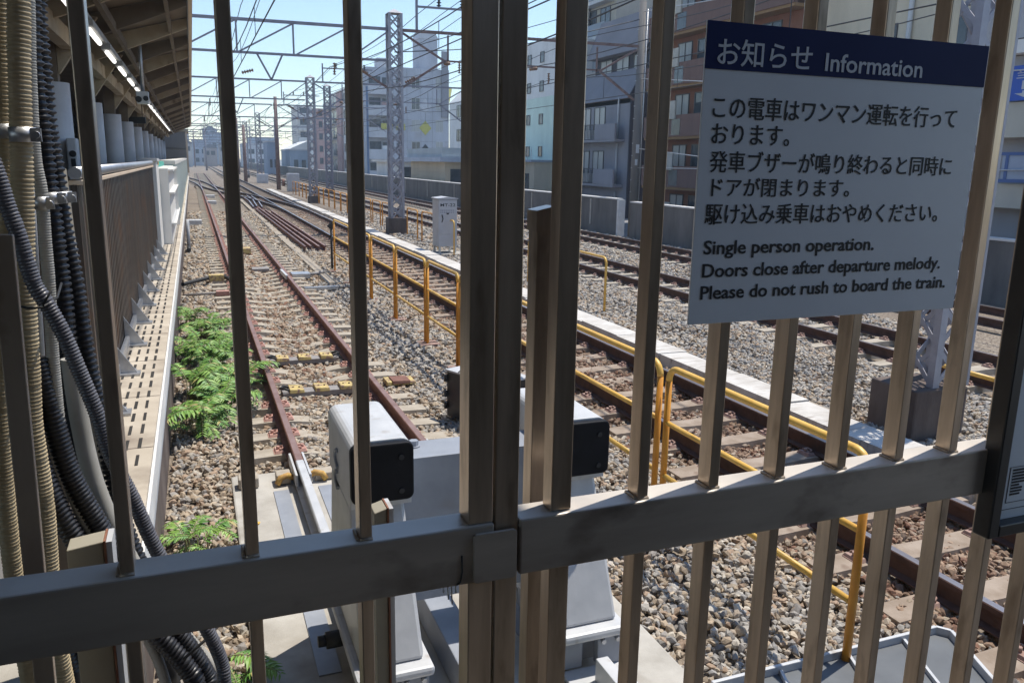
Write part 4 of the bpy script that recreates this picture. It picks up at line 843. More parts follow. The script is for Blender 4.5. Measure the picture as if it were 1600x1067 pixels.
while y < 14.9:
    for dy, dx in ((0, 0), (.05, 0), (.06, .014), (.105, .014), (.115, 0)): ys.append((y + dy, dx))
    y += .13
for yy, dx in ys: V += [(-.62 + dx, yy, 1.0), (-.62 + dx, yy, 2.33)]
for yy, dx in reversed(ys): V += [(-.655 + dx, yy, 1.0), (-.655 + dx, yy, 2.33)]
n2 = len(ys) * 2
part(MB().add(V, [(2 * i, (2 * i + 2) % (2 * n2), (2 * i + 3) % (2 * n2), 2 * i + 1) for i in range(n2)]), 'corrugated_sheet', m_panel, fp)
part(MB().box((-.67, 5.3, 2.333), (-.585, 14.9, 2.36)), 'top_cap', m_fascia, fp, .004)
part(MB().tube([(-.62, 5.25, 2.40), (-.62, 14.9, 2.40)], .036, 12), 'handrail', m_galv, fp)
for i in range(10):
    yb = 5.3 + i * 1.0
    part(MB().add([(-.605, yb, .955), (-.605, yb, 1.2), (-.46, yb, .965), (-.605, yb + .02, .955), (-.605, yb + .02, 1.2), (-.46, yb + .02, .965)], [(0, 2, 1), (3, 4, 5), (0, 1, 4, 3), (1, 2, 5, 4), (2, 0, 3, 5)]).box((-.61, yb - .05, .951), (-.44, yb + .07, .966)).tube([(-.48, yb + .04, .966), (-.48, yb + .04, .985)], .014, 6), 'bracket', m_galv, fp)
part(MB().box((-.6, 5.3, .97), (-.57, 14.9, 1.04)), 'sole_plate', m_galv, fp)
# platform doors
pd = thing('platform_door', (-.55, 15.2, .95), 'white boxed end of the platform screen doors with pale ribs', 'platform door')
part(MB().box((-.8, 14.95, .95), (-.55, 16.0, 2.42)), 'white_housing', m_doorwhite, pd, .01)
part(MB().box((-.79, 16.03, .95), (-.4, 21.0, 2.30)), 'door_body', m_doorwhite, pd, .01)
for z in (1.3, 1.85, 2.25): part(MB().box((-.4, 16.05, z), (-.315, 20.9, z + .03)), 'stiffener', m_doorwhite, pd)
part(MB().box((-.395, 20.4, .98), (-.33, 20.44, 2.28)), 'rib', m_doorwhite, pd)
part(MB().box((-.81, 14.9, 2.422), (-.53, 16.02, 2.47)), 'cap', m_alulight, pd)
part(MB().box((-.548, 15.7, 2.36), (-.54, 15.98, 2.44)), 'yellow_label', m_yellow, pd)
part(MB().box((-.78, 16.1, 2.302), (-.6, 20.9, 2.4)), 'teal_strip', m_teal, pd)
for i in range(9):
    y0 = 21.1 + i * 6.0
    rr_ = thing('platform_door', (-.5, y0, .95), 'pale green platform screen door section, ' + (ORD[i] + ' from the white boxed end' if i else 'next to the white boxed end'), 'platform door', 'pale green platform screen doors')
    part(MB().box((-.72, y0, .95), (-.38, y0 + 5.9, 2.32)), 'door_panel', m_doorgreen, rr_, .008)
    part(MB().box((-.74, y0, 2.323), (-.36, y0 + 5.9, 2.42)), 'header', m_doorwhite, rr_)
    mb = MB()
    for k in range(6): mb.box((-.379, y0 + .1 + k, .98), (-.35, y0 + .16 + k, 2.3))
    part(mb, 'ribs', m_doorwhite, rr_)
cp = thing('platform_canopy', (-3, 2, 5), 'long brown ribbed platform canopy with pale fascia along the left', 'canopy')
part(MB().prism_y([(-9, 4.75), (-1.6, 4.62), (.1, 5.1), (.1, 5.2), (-1.6, 4.75), (-9, 4.95)], 1.6, 73.5), 'roof_sheet', m_roofunder, cp)
part(MB().box((.105, 1.6, 4.93), (.17, 73.5, 5.22)), 'fascia', m_fascia, cp)
yb = 5.0
while yb < 73:
    part(MB().prism_y([(-1.6, 4.2), (.08, 4.9), (.08, 5.08), (-1.6, 4.6)], yb, yb + .09), 'rib', m_roofbeam if int(yb / 2.5) % 2 else m_roofunder, cp)
    yb += 2.5
part(MB().box((-1.05, 1.6, 4.42), (-.98, 73.4, 4.56)).box((-.25, 1.6, 4.78), (-.19, 73.4, 4.9)), 'purlin', m_roofunder, cp)
part(MB().box((-1.72, 1.6, 4.05), (-1.55, 73.4, 4.3)), 'main_beam', m_roofbeam, cp)
tag(MB().box((-6.2, 2, 1.2), (-6.0, 76, 4.8)).build('station_wall', m_dark), 'dark back wall of the platform behind the white columns', 'wall')
for i in range(13):
    y = 4.5 + 5 * i
    r = thing('canopy_column', (-1.92, y, 1.2), 'white wrapped canopy column, ' + (ORD[i] + ' along the platform' if i else 'nearest to the gate'), 'column', 'white wrapped columns under the canopy')
    part(MB().tube([(-1.92, y, 1.4), (-1.92, y, 3.57)], .255, 20), 'wrap', m_colwrap, r)
    part(MB().tube([(-1.92, y, 1.2), (-1.92, y, 1.398)], .25, 20), 'plinth', m_galv, r)
    part(MB().box((-2.05, y - .12, 3.572), (-1.8, y + .12, 4.62)), 'steel_shaft', m_colsteel, r)
    part(MB().hexa([(-1.79, y - .07, 3.7), (-1.78, y - .07, 3.7), (-1.78, y + .07, 3.7), (-1.79, y + .07, 3.7)], [(-1.79, y - .07, 4.6), (-1.2, y - .07, 4.55), (-1.2, y + .07, 4.55), (-1.79, y + .07, 4.6)]), 'knee_bracket', m_roofbeam, r)
    if i == 2:
        part(MB().box((-1.74, y - .42, 2.1), (-1.6, y - .1, 2.75)), 'call_box', m_colwrap, r, .02)
        part(MB().tube([(-1.66, y - .425, 2.52), (-1.66, y - .44, 2.52)], .05, 10).box((-1.69, y - .44, 2.33), (-1.63, y - .421, 2.45)), 'speaker', m_black, r)
for i in range(20):
    y = 7.6 + 2.6 * i
    r = thing('strip_light', (-1.42, y, 4.5), 'lit fluorescent strip lamp under the canopy, ' + (ORD[i] + ' along the row' if i else 'nearest of the row'), 'strip lamp', 'fluorescent lamps under the canopy')
    part(MB().box((-1.26, y, 4.2), (-1.12, y + 1.9, 4.29)), 'housing', m_lampbox, r)
    part(MB().tube([(-1.19, y + .15, 4.165), (-1.19, y + 1.6, 4.165)], .034, 8), 'tube', m_lamp, r)
tag(MB().box((-1.22, 6, 4.292), (-1.16, 73, 4.35)).build('lamp_trunking', m_lampbox), 'thin trunking rail from which the strip lamps hang', 'trunking')
r = thing('loudspeaker', (-.8, 18, 3.5), 'grey loudspeaker box hung from a pipe under the canopy', 'loudspeaker')
part(MB().tube([(-.8, 18, 3.72), (-.8, 18, 4.88)], .035, 10), 'pipe', m_galv, r)
part(MB().box((-.92, 17.85, 3.5), (-.70, 18.1, 3.73)), 'speaker_box', m_alulight, r, .01)
part(MB().tube([(-.88, 17.84, 3.58), (-.88, 17.848, 3.58)], .06, 10).tube([(-.75, 17.84, 3.6), (-.75, 17.848, 3.6)], .05, 10), 'grille', m_black, r)
r = thing('hanging_sign', (-1.4, 24, 3.3), 'dark rectangular departure board hanging over the platform', 'hanging board')
part(MB().box((-2.17, 31.9, 3.62), (-1.4, 32.1, 3.84)), 'board', m_blackframe, r, .01)
for x in (-2.05, -1.5): part(MB().bar((x, 32.0, 3.84), (x, 32.0, 4.7), .03, .03), 'hanger', m_colsteel, r)
r = thing('platform_end_building', (-1, 77, 1.2), 'grey brown hut closing the far end of the platform', 'building')
block(r, -6, -.35, 76.2, 82, -.5, 4.6, wallmat('hut_panels', (.2, .185, .17)))
part(MB().box((-.348, 76.2, 1.2), (-.2, 76.5, 4.6)), 'corner_strip', m_fascia, r)
part(MB().box((-6.1, 76.1, 4.6), (-.1, 82.1, 4.8)), 'roof', m_roofbeam, r)
mb = MB()
for z in (2.2, 3.2): mb.box((-6, 76.17, z), (-.36, 76.199, z + .03))
part(mb, 'panel_joints', m_dark, r)
r = thing('wall_cabinet', (-4.2, 12, 3.2), 'small blue grey box hanging under the canopy behind the black conduits', 'hanging box')
part(MB().box((-2.95, 13.2, 3.7), (-2.45, 14.0, 4.05)), 'box', m_colwrap, r, .01)
part(MB().bar((-2.7, 13.6, 4.05), (-2.7, 13.6, 4.62), .04, .04), 'hanger', m_colsteel, r)
r = thing('strip_light', (-3.4, 14, 3.4), 'single lit strip lamp deep under the canopy left of the columns', 'strip lamp')
part(MB().box((-3.3, 15.2, 3.76), (-3.18, 17.0, 3.84)), 'housing', m_lampbox, r)
part(MB().tube([(-3.24, 15.3, 3.73), (-3.24, 16.9, 3.73)], .03, 8), 'tube', m_lamp, r)
# unseen concourse, added to shade the cross rail and dim the gate front
cc = thing('concourse_shade_roof', (-3, -4, 5), 'unseen concourse roof added over the end of the platform to shade the gate', 'roof')
part(MB().box((-9, -9, 4.8), (1.5, 1.55, 5.0)), 'roof_slab', M('shade_roof_ceiling', (.12, .095, .075), (.15, .12, .095), rough=.85), cc)
cw = thing('concourse_sky_screen', (0, -6, 1), 'unseen concourse walls added to keep sky light off the gate', 'wall')
m_cwall = M('sky_screen_paint', (.085, .064, .052), (.11, .085, .07), rough=.8)
part(MB().box((-9, -6.2, .952), (7, -6, 4.79)), 'wall', m_cwall, cw)
part(MB().box((2.12, -5.998, .952), (2.25, -.2, 4.79)), 'side_sky_screen', m_cwall, cw)  # added to cut sky light from the right

# ------------------------------------------------------------ the gate
GZ0, GZ1 = 1.12, 3.1
def vbar(x0, x1, root, y0=1.0, y1=1.032, z0=GZ0, z1=GZ1, name='bar'):
    return part(MB().box((x0, y0, z0), (x1, y1, z1)), name, m_inox, root, .0016)
gl_ = thing('steel_gate', (.05, 1.0, .95), 'left leaf of the stainless bar gate with a latch plate at its right end', 'gate', 'leaves of the stainless steel gate')
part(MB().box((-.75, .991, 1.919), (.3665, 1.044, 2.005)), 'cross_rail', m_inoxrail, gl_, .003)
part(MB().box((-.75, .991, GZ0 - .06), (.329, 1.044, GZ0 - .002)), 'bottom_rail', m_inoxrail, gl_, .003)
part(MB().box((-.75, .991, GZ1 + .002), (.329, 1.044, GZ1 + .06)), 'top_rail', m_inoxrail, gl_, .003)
def bars(xs, wdt, root):
    for x in xs:
        vbar(x, x + wdt, root, z0=2.006, z1=GZ1); vbar(x, x + wdt, root, z0=GZ0, z1=1.918)
bars([.179, .034, -.111, -.404, -.549], .0165, gl_)
vbar(.3295, .3655, gl_, .996, 1.04, 2.006, GZ1, 'stile'); vbar(.3295, .3655, gl_, .996, 1.04, GZ0, 1.918, 'stile')
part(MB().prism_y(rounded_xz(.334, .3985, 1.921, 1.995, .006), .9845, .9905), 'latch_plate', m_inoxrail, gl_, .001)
gr_ = thing('steel_gate', (.9, 1.0, .95), 'right leaf of the stainless bar gate carrying the information sign', 'gate', 'leaves of the stainless steel gate')
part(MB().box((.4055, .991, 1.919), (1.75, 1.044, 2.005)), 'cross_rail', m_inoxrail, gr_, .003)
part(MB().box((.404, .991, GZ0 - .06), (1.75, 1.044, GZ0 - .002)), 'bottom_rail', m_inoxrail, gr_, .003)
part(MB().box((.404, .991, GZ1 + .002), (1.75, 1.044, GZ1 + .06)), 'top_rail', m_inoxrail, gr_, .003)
vbar(.3695, .4040, gr_, .996, 1.04, GZ0, GZ1, 'stile')
bars([.457], .032, gr_)
bars([.600 + .128 * i for i in range(9)], .0185, gr_)

# information sign on the right leaf
sgn = thing('information_sign', (.92, .985, 2.27), 'white information sign with navy header hung on the gate bars', 'sign')
part(MB().box((.6605, .9865, 2.274), (1.1845, .9895, 2.693)), 'panel', m_white, sgn, .001)
part(MB().box((.6605, .9855, 2.6308), (1.1845, .98645, 2.6929)), 'header', m_navy, sgn)
YS = .9862
text_mesh('お知らせ', .679, .840, 2.636, 2.672, .9853, m_lightink, 'lettering', sgn, .008)
text_mesh('Information', .8645, 1.051, 2.638, 2.6635, .9853, m_lightink, 'lettering', sgn, .012)
J = [('この電車はワンマン運転を行って', .678, 1.135, 2.5655, 2.597), ('おります。', .679, .813, 2.5310, 2.559), ('発車ブザーが鳴り終わると同時に', .679, 1.138, 2.4920, 2.5225), ('ドアが閉まります。', .685, .934, 2.4582, 2.4855), ('駆け込み乗車はおやめください。', .677, 1.121, 2.4190, 2.4490)]
for b, x0, x1, z0, z1 in J: text_mesh(b, x0, x1, z0, z1, YS, m_ink, 'lettering', sgn, .005)
for b, x0, x1, z0, z1 in (('Single person operation.', .679, .995, 2.3700, 2.3965), ('Doors close after departure melody.', .679, 1.141, 2.3365, 2.3630), ('Please do not rush to board the train.', .6785, 1.158, 2.3105, 2.3305)):
    text_mesh(b, x0, x1, z0, z1, YS, m_ink, 'lettering', sgn, .013)

for root, xs in ((gl_, (.179, .034, -.111)), (gr_, tuple(.600 + .128 * i for i in range(6)))):
    for x in xs:
        ww_ = .0165 if root is gl_ else .0185
        P_ = [(x - .002, 1.0, 2.0062), (x - .0022, 1.016, 2.0065), (x - .002, 1.032, 2.0062)]
        part(MB().tube(P_, .0026, 6).tube([(x, .9995, 2.0062), (x + ww_, .9995, 2.0062)], .0026, 6), 'weld_bead', m_oldsteel, root)
for x, L_ in ((.296, .014), (.303, .026), (.3085, .034), (.314, .018)):
    part(MB().tube([(x, 1.012, 1.922), (x + .0005, 1.008, 1.919 - L_ * .7), (x, 1.004, 1.919 - L_)], .0011, 5), 'wire_end', m_galv, gl_)
part(MB().tube([(.318, .9895, 1.965), (.3185, .989, 1.94), (.316, .9895, 1.925), (.31, .99, 1.921)], .0012, 5), 'tar_run', m_black, gl_)

# poster case at the right edge
pc = thing('poster_case', (1.5, .97, 1.83), 'black framed poster case with a pale poster at the right edge', 'poster case')
part(MB().box((1.326, .965, 1.838), (1.352, .999, 3.0)).box((1.352, .965, 1.838), (2.05, .999, 1.862)), 'frame', m_blackframe, pc, .003)
part(MB().box((1.3525, .985, 1.8625), (2.05, .995, 3.0)), 'poster', m_paper, pc)
mb = MB().box((1.372, .9838, 1.882), (1.373, .9848, 3.0)).box((1.372, .9838, 1.881), (2.0, .9848, 1.882)).box((1.38, .9838, 2.19), (2.0, .9848, 2.1908)).box((1.384, .9838, 1.895), (1.3848, .9848, 1.965)).box((1.384, .9838, 1.9645), (1.44, .9848, 1.9653)).box((1.384, .9838, 1.8945), (1.44, .9848, 1.8953))
part(mb, 'rule_lines', m_alu, pc)
mb = MB()
for k in range(9):
    x = 1.392
    for q in range(random.randint(5, 9)): mb.box((x, .9838, 1.957 - k * .006), (x + .0035, .9848, 1.9605 - k * .006)); x += .0043
part(mb, 'fine_print', m_ink, pc); mb = MB()
for k in range(4):
    x = 1.402
    for q in range(9): mb.box((x, .9838, 2.21 - k * .007), (x + .004, .9848, 2.2145 - k * .007)); x += .005
part(mb, 'fine_print', m_ink, pc)

# loose old posts behind the gate
def oldpost(p0, p1, wx, wy, lab, mat, name='steel_stay', cap=None):
    r = thing(name, p0, lab, 'steel post')
    part(MB().bar(p0, p1, wx, wy, up=(0, 1, 0)), 'shaft', mat, r, .0015); return r
r = oldpost((.492, 1.15, -.2), (.4945, 1.15, 2.418), .028, .034, 'square steel stay with mitred cap standing behind the gate stiles', m_inox)
part(MB().prism_y([(.4785, 2.40), (.5105, 2.40), (.5105, 2.438), (.4785, 2.431)], 1.131, 1.169), 'cap', m_inox, r)
oldpost((-.255, 1.2, .9), (-.231, 1.2, 2.4), .026, .012, 'flat brown steel bar leaning behind the left gate leaf', m_oldsteel)
oldpost((-.24, 2.2, .9), (-.29, 2.2, 2.468), .022, .05, 'tan flat steel stay leaning beside the black conduits', M('tan_steel', (.24, .21, .16), (.32, .28, .22), rough=.55))
def creampost(x0, x1, y, zt, lab):
    r = thing('cream_post', (x0, y, .2), lab, 'steel post', 'cut off cream steel posts')
    part(MB().hexa([(x0, y, -.4), (x1, y, -.4), (x1, y + .05, -.4), (x0, y + .05, -.4)], [(x0, y, zt - .004), (x1, y, zt + .004), (x1, y + .05, zt + .004), (x0, y + .05, zt - .004)]), 'web', m_cream, r, .002)
    part(MB().box((x1 + .0005, y - .004, -.4), (x1 + .004, y + .05, zt + .006)), 'cut_edge', m_rustedge, r)
    part(MB().box((x1 + .0045, y - .002, -.4), (x1 + .014, y + .055, zt + .003)), 'lit_side', m_bufwhite, r)  # whiter strip: sunlight on the right face put into its colour
creampost(-.247, -.188, 1.5, 1.826, 'wide cream steel post with rusty cut top behind the left gate leaf')
creampost(.318, .345, 1.6, 1.77, 'narrow chipped cream post in front of the left bumper head')

# ------------------------------------------------------------ conduits on the left
CAB = {
'tanA': [(-0.282, 1.66, 2.792), (-0.291, 1.66, 2.649), (-0.299, 1.66, 2.544), (-0.306, 1.66, 2.402), (-0.312, 1.66, 2.323), (-0.33, 1.66, 2.185), (-0.354, 1.66, 2.043), (-.37, 1.68, 1.7), (-.36, 1.7, 1.2)],
'tanB': [(-0.247, 1.62, 2.787), (-0.258, 1.62, 2.647), (-0.268, 1.62, 2.512), (-0.276, 1.62, 2.404), (-0.286, 1.62, 2.282), (-0.294, 1.62, 2.114), (-0.299, 1.62, 2.025), (-0.297, 1.62, 1.951), (-0.295, 1.62, 1.85), (-.3, 1.62, 1.6), (-.28, 1.65, 1.2)],
'greyC': [(-0.23, 1.6, 2.785), (-0.24, 1.6, 2.636), (-0.246, 1.6, 2.502), (-0.242, 1.6, 2.438), (-0.244, 1.6, 2.351), (-0.245, 1.6, 2.284), (-0.25, 1.6, 2.181), (-0.252, 1.6, 2.099), (-0.252, 1.6, 1.978), (-0.242, 1.6, 1.883), (-0.213, 1.6, 1.782), (-0.182, 1.6, 1.683), (-.12, 1.6, 1.5), (-.09, 1.65, 1.2)],
'blackD1': [(-0.235, 1.66, 2.796), (-0.241, 1.66, 2.678), (-0.241, 1.66, 2.589), (-0.239, 1.66, 2.546), (-0.239, 1.66, 2.469), (-0.237, 1.66, 2.38), (-0.234, 1.66, 2.275), (-0.234, 1.66, 2.204), (-0.239, 1.66, 2.082), (-0.237, 1.66, 1.981), (-0.227, 1.66, 1.903), (-0.211, 1.66, 1.801), (-0.186, 1.66, 1.694), (-.12, 1.68, 1.5), (-.08, 1.75, 1.2)],
'blackD2': [(-0.23, 1.7, 2.804), (-0.235, 1.7, 2.72), (-0.235, 1.7, 2.643), (-0.235, 1.7, 2.547), (-0.23, 1.7, 2.464), (-0.227, 1.7, 2.382), (-0.221, 1.7, 2.317), (-0.216, 1.7, 2.254), (-0.212, 1.7, 2.17), (-0.206, 1.7, 2.094), (-0.196, 1.7, 2.016), (-0.189, 1.7, 1.91), (-0.175, 1.7, 1.798), (-0.153, 1.7, 1.696), (-0.123, 1.7, 1.604), (-.06, 1.72, 1.45), (-.03, 1.8, 1.15)],
'greyE': [(-0.36, 1.54, 2.65), (-0.306, 1.54, 2.515), (-0.293, 1.54, 2.47), (-0.284, 1.54, 2.419), (-0.273, 1.54, 2.371), (-0.259, 1.54, 2.293), (-0.244, 1.54, 2.257), (-0.223, 1.54, 2.203), (-0.205, 1.54, 2.137), (-0.183, 1.54, 2.054), (-0.168, 1.54, 1.977), (-0.139, 1.54, 1.892), (-0.115, 1.54, 1.809), (-0.089, 1.54, 1.737), (-0.041, 1.54, 1.634), (-0.006, 1.54, 1.528), (-0.002, 1.54, 1.441), (0, 1.6, 1.1)],
'lowF': [(-0.274, 1.6, 2.148), (-0.263, 1.6, 2.052), (-0.243, 1.6, 1.927), (-0.2, 1.6, 1.806), (-0.139, 1.6, 1.661), (-0.086, 1.6, 1.573), (-0.038, 1.6, 1.468), (-0.03, 1.6, 1.406), (-.02, 1.65, 1.1)],
'lowG': [(-0.232, 1.66, 2.131), (-0.227, 1.66, 2.006), (-0.211, 1.66, 1.874), (-0.171, 1.66, 1.733), (-0.116, 1.66, 1.595), (-0.061, 1.66, 1.495), (-0.009, 1.66, 1.407), (-0.005, 1.66, 1.359), (.01, 1.7, 1.1)],
'lowH': [(-0.294, 1.58, 2.108), (-0.288, 1.58, 1.965), (-0.25, 1.58, 1.823), (-0.185, 1.58, 1.694), (-0.125, 1.58, 1.593), (-0.073, 1.58, 1.504), (-0.053, 1.58, 1.426), (-.04, 1.62, 1.1)],
'darkI': [(-0.383, 1.78, 2.6), (-0.383, 1.78, 2.288), (-0.37, 1.78, 2.113), (-0.377, 1.78, 1.93), (-0.364, 1.78, 1.722), (-0.333, 1.78, 1.556), (-0.303, 1.78, 1.35), (-.28, 1.8, 1.1)],
'darkJ': [(-0.41, 1.8, 2.5), (-0.384, 1.8, 2.109), (-0.369, 1.8, 2.003), (-0.372, 1.8, 1.84), (-0.349, 1.8, 1.666), (-0.303, 1.8, 1.523), (-0.257, 1.8, 1.325), (-.25, 1.8, 1.1)]}
SPEC = {'tanA': (.017, .0066, .9, m_cabtan, True, 'tan ribbed conduit, leftmost of the hanging bundle'), 'tanB': (.0185, .0066, .9, m_cabtan, True, 'thick tan ribbed conduit right of the white pipe, held by a clamp'),
 'greyC': (.0105, .0045, .93, m_cabgrey, True, 'slim grey ribbed conduit between the tan and black conduits'), 'blackD1': (.0165, .0122, .72, m_cabblack, True, 'coarse black corrugated conduit, left one of the pair'),
 'blackD2': (.016, .0122, .72, m_cabblack, True, 'coarse black corrugated conduit, right one of the pair'), 'greyE': (.0135, .0052, .88, m_cabdark, True, 'charcoal ribbed conduit slanting across the bundle in front'),
 'lowF': (.019, .008, .85, m_cabblack, False, 'black ribbed conduit sagging below the bundle behind the gate rail'), 'lowG': (.017, .006, .92, m_cabgrey, False, 'grey smooth conduit curving down with a cable tie'), 'lowH': (.02, .009, .85, m_cabblack, False, 'lowest black conduit curving to the ground'),
 'darkI': (.026, .01, .9, m_cabblack, False, 'thick black conduit in the dark corner at the far left'), 'darkJ': (.024, .01, .9, m_cabblack, False, 'black conduit looping low in the dark corner')}
DEEP = {'tanA': .9, 'tanB': .9, 'greyC': 1.0, 'blackD1': 1.08, 'blackD2': 1.08, 'greyE': .9}
for kx, P in CAB.items():
    rad, pitch, q, mt, up, lab = SPEC[kx]; kk = DEEP.get(kx, 1.0); P = [(a * kk, b * kk, 2.5 + (c - 2.5) * kk) for a, b, c in P]; rad *= kk
    if up: P = [(P[0][0] + .02, P[0][1], 4.55)] + [(P[0][0] + .004, P[0][1], P[0][2] + .25)] + P
    S = smooth_path(P, pitch / 4); PP = []; RR = []; acc = 0; last = S[0]
    for i, s in enumerate(S):
        acc += (s - last).length; last = s
        if s.z > 2.95 and i % 12: continue
        if s.z < 1.42 and i % 6: continue
        ph = (acc / pitch) % 1; PP.append(s); RR.append(rad * (q + (1 - q) * (1 if .2 < ph < .72 else 0)))
    if kx == 'lowG': RR = [rad] * len(PP)
    tag(MB().tube(PP, RR, 14).build('corrugated_conduit', mt, fix=False), lab, 'conduit', 'conduits hanging on the left')
tag(MB().tube([(-.305, 1.9, 4.6), (-.305, 1.9, 2.5), (-.325, 1.9, 2.0)], .009, 10).build('white_pipe', m_bufwhite), 'thin white pipe glimpsed between the tan conduits', 'pipe')
tag(MB().box((-.46, 2.3, -.4), (-.36, 2.36, 4.7)).build('support_post', m_colsteel), 'dark steel post behind the hanging conduits', 'post')
def clamp(P, rad, lab):
    r = thing('conduit_clamp', P[0][:3], lab, 'clamp', 'metal clamps on the conduits')
    for x, y, z, rr in P:
        part(MB().tube([(x, y, z - .011), (x, y, z + .011)], rr, 16, smooth=True), 'band', m_galv, r)
        part(MB().tube([(x + rr + .002, y - rr * .6, z), (x + rr + .002, y - rr * .6 - .012, z)], .0055, 8).box((x + rr * .6, y - rr * .75, z - .01), (x + rr + .008, y - rr * .5, z + .01)), 'bolt', m_galv, r)
clamp([(-.2665, 1.494, 2.534, .0178), (-.2376, 1.458, 2.529, .019)], .02, 'upper metal clamp round the two tan conduits')
clamp([(-.2435, 1.6, 2.419, .0125), (-.2565, 1.793, 2.419, .020), (-.244, 1.836, 2.419, .020)], .02, 'lower metal clamp round the grey and black conduits')
tag(MB().tube([(-.285, 1.44, 2.277), (-.243, 1.376, 2.275), (-.2205, 1.366, 2.277), (-.205, 1.395, 2.286), (-.226, 1.6, 2.28)], .002, 6).tube([(-.2205, 1.367, 2.28), (-.207, 1.368, 2.302)], .0018, 5).build('cable_tie', m_black), 'thin black tie wrapped round the slanting charcoal conduit', 'cable tie')
tag(MB().tube([(-.075, 1.555, 1.535), (-.03, 1.555, 1.57), (.0, 1.6, 1.575)], .003, 6).build('cable_tie', m_black), 'thin black tie binding the low conduits below the gate rail', 'cable tie')
# small concrete step in the corner pit
tag(MB().box((-.6, 1.7, 1.0), (-.27, 2.9, 1.2)).build('corner_step', m_conc, bevel=.01), 'sunlit concrete step under the conduits in the left corner', 'concrete step')

# ------------------------------------------------------------ weeds
def weed(x, y, n, L, lab, seed, zb=-.2, dark=.3, name='weed_plant'):
    rg = random.Random(seed); L *= .92; n = int(n * 1.35); r = thing(name, (x, y, zb), lab, 'weed', 'green weeds along the platform edge')
    leaf = MB(); stem = MB()
    for k in range(n):
        az = rg.uniform(0, 2 * PI); el = rg.uniform(.45, 1.4); ln = L * rg.uniform(.6, 1.1)
        h0 = rg.uniform(.03, .5) * L
        bx, by = x + rg.uniform(-.1, .1), y + rg.uniform(-.14, .14)
        P = []
        for i in range(9):
            t = i / 8; a = el - 1.25 * t * t
            P.append(Vector((bx + math.cos(az) * ln * t * math.cos(el * .6), by + math.sin(az) * ln * t * math.cos(el * .6), zb + h0 + ln * (math.sin(el) * t - .62 * t * t))))
        for p in P: p.z = max(p.z, zb + .02)
        stem.tube([(bx, by, zb)] + [tuple(p) for p in P], [.006] + [.0042 * (1 - .07 * i) for i in range(9)], 5)
        for i in range(1, 9):
            for f_ in (0, .5):
                if i == 8 and f_: continue
                p = P[i] if not f_ else (P[i] + P[min(i + 1, 8)]) / 2
                d = (P[min(i + 1, 8)] - P[i - 1]).normalized(); sd = d.cross(Vector((0, 0, 1)))
                sd = sd.normalized() if sd.length > .01 else Vector((1, 0, 0)); up = sd.cross(d)
                tt = (i + f_) / 8; ll = ln * rg.uniform(.2, .3) * (1 - .5 * abs(tt - .45)) * rg.uniform(.8, 1.15); ww = ll * .145
                for s in (-1, 1):
                    q = (sd * s + d * .45 + up * rg.uniform(-.25, .1)).normalized(); e = q.cross(up).normalized()
                    droop = Vector((0, 0, -ll * rg.uniform(.12, .35)))
                    a0 = p; a1 = p + q * ll * .4 + e * ww; a2 = p + q * ll + droop; a3 = p + q * ll * .4 - e * ww; am = p + q * ll * .42 + up * ww * -.35
                    mi = (1 if rg.random() < dark else (2 if rg.random() < .05 else 0))
                    leaf.add([a0, a1, a2, a3, am], [(0, 1, 4), (1, 2, 4), (2, 3, 4), (3, 0, 4)], mi)
    part(stem, 'stem', m_stem, r); o = leaf.build('foliage', [m_leaf, m_leafdark, m_leafdry], r, fix=False); o.location = -Vector(r.location)
W = [(-.08, 8.3, 9, .48, 'nearest leafy weed with drooping fronds beside the ledge', 1), (.12, 8.9, 10, .5, 'second weed clump along the ledge, leaning to the rail', 2), (-.1, 9.6, 10, .52, 'weed clump close against the ledge in mid patch', 3), (.33, 9.9, 9, .46, 'weed reaching over the rusty left rail', 4),
     (.12, 10.8, 11, .52, 'bushy weed in the middle of the green patch', 5), (-.12, 11.6, 10, .5, 'weed by the ledge behind the bushy one', 6), (.28, 12.0, 9, .48, 'pale weed on the track side of the far patch', 7), (.05, 13.0, 10, .46, 'weed near the far end of the patch', 8), (-.15, 14.2, 9, .42, 'small weed at the far end of the patch by the ledge', 9), (.3, 13.8, 7, .34, 'low weed at the far end of the patch by the sleepers', 10)]
for x, y, n, L, lab, sd in W: weed(x, y, int(n * 1.7), L * 1.08, lab, sd)
weed(-.12, 5.6, 7, .36, 'weed sprouting at the foot of the ledge just above the gate rail', 21); weed(.1, 5.0, 5, .3, 'small weed at the slab edge with a yellow flower', 22)
weed(.02, 4.0, 9, .34, 'weed below the gate rail beside the sagging conduits', 23); weed(.06, 3.4, 8, .3, 'lowest weed under the gate rail left of the slab', 24)
r = thing('yellow_flower', (.27, 5.4, .0), 'tiny yellow flower on a thin stalk above the gate rail', 'flower')
part(MB().tube([(.25, 5.35, -.17), (.27, 5.4, .06)], .003, 5), 'stalk', m_stem, r)
part(MB().tube([(.27, 5.4, .06), (.27, 5.4, .075)], [.012, .02], 8), 'head', m_yellow, r)

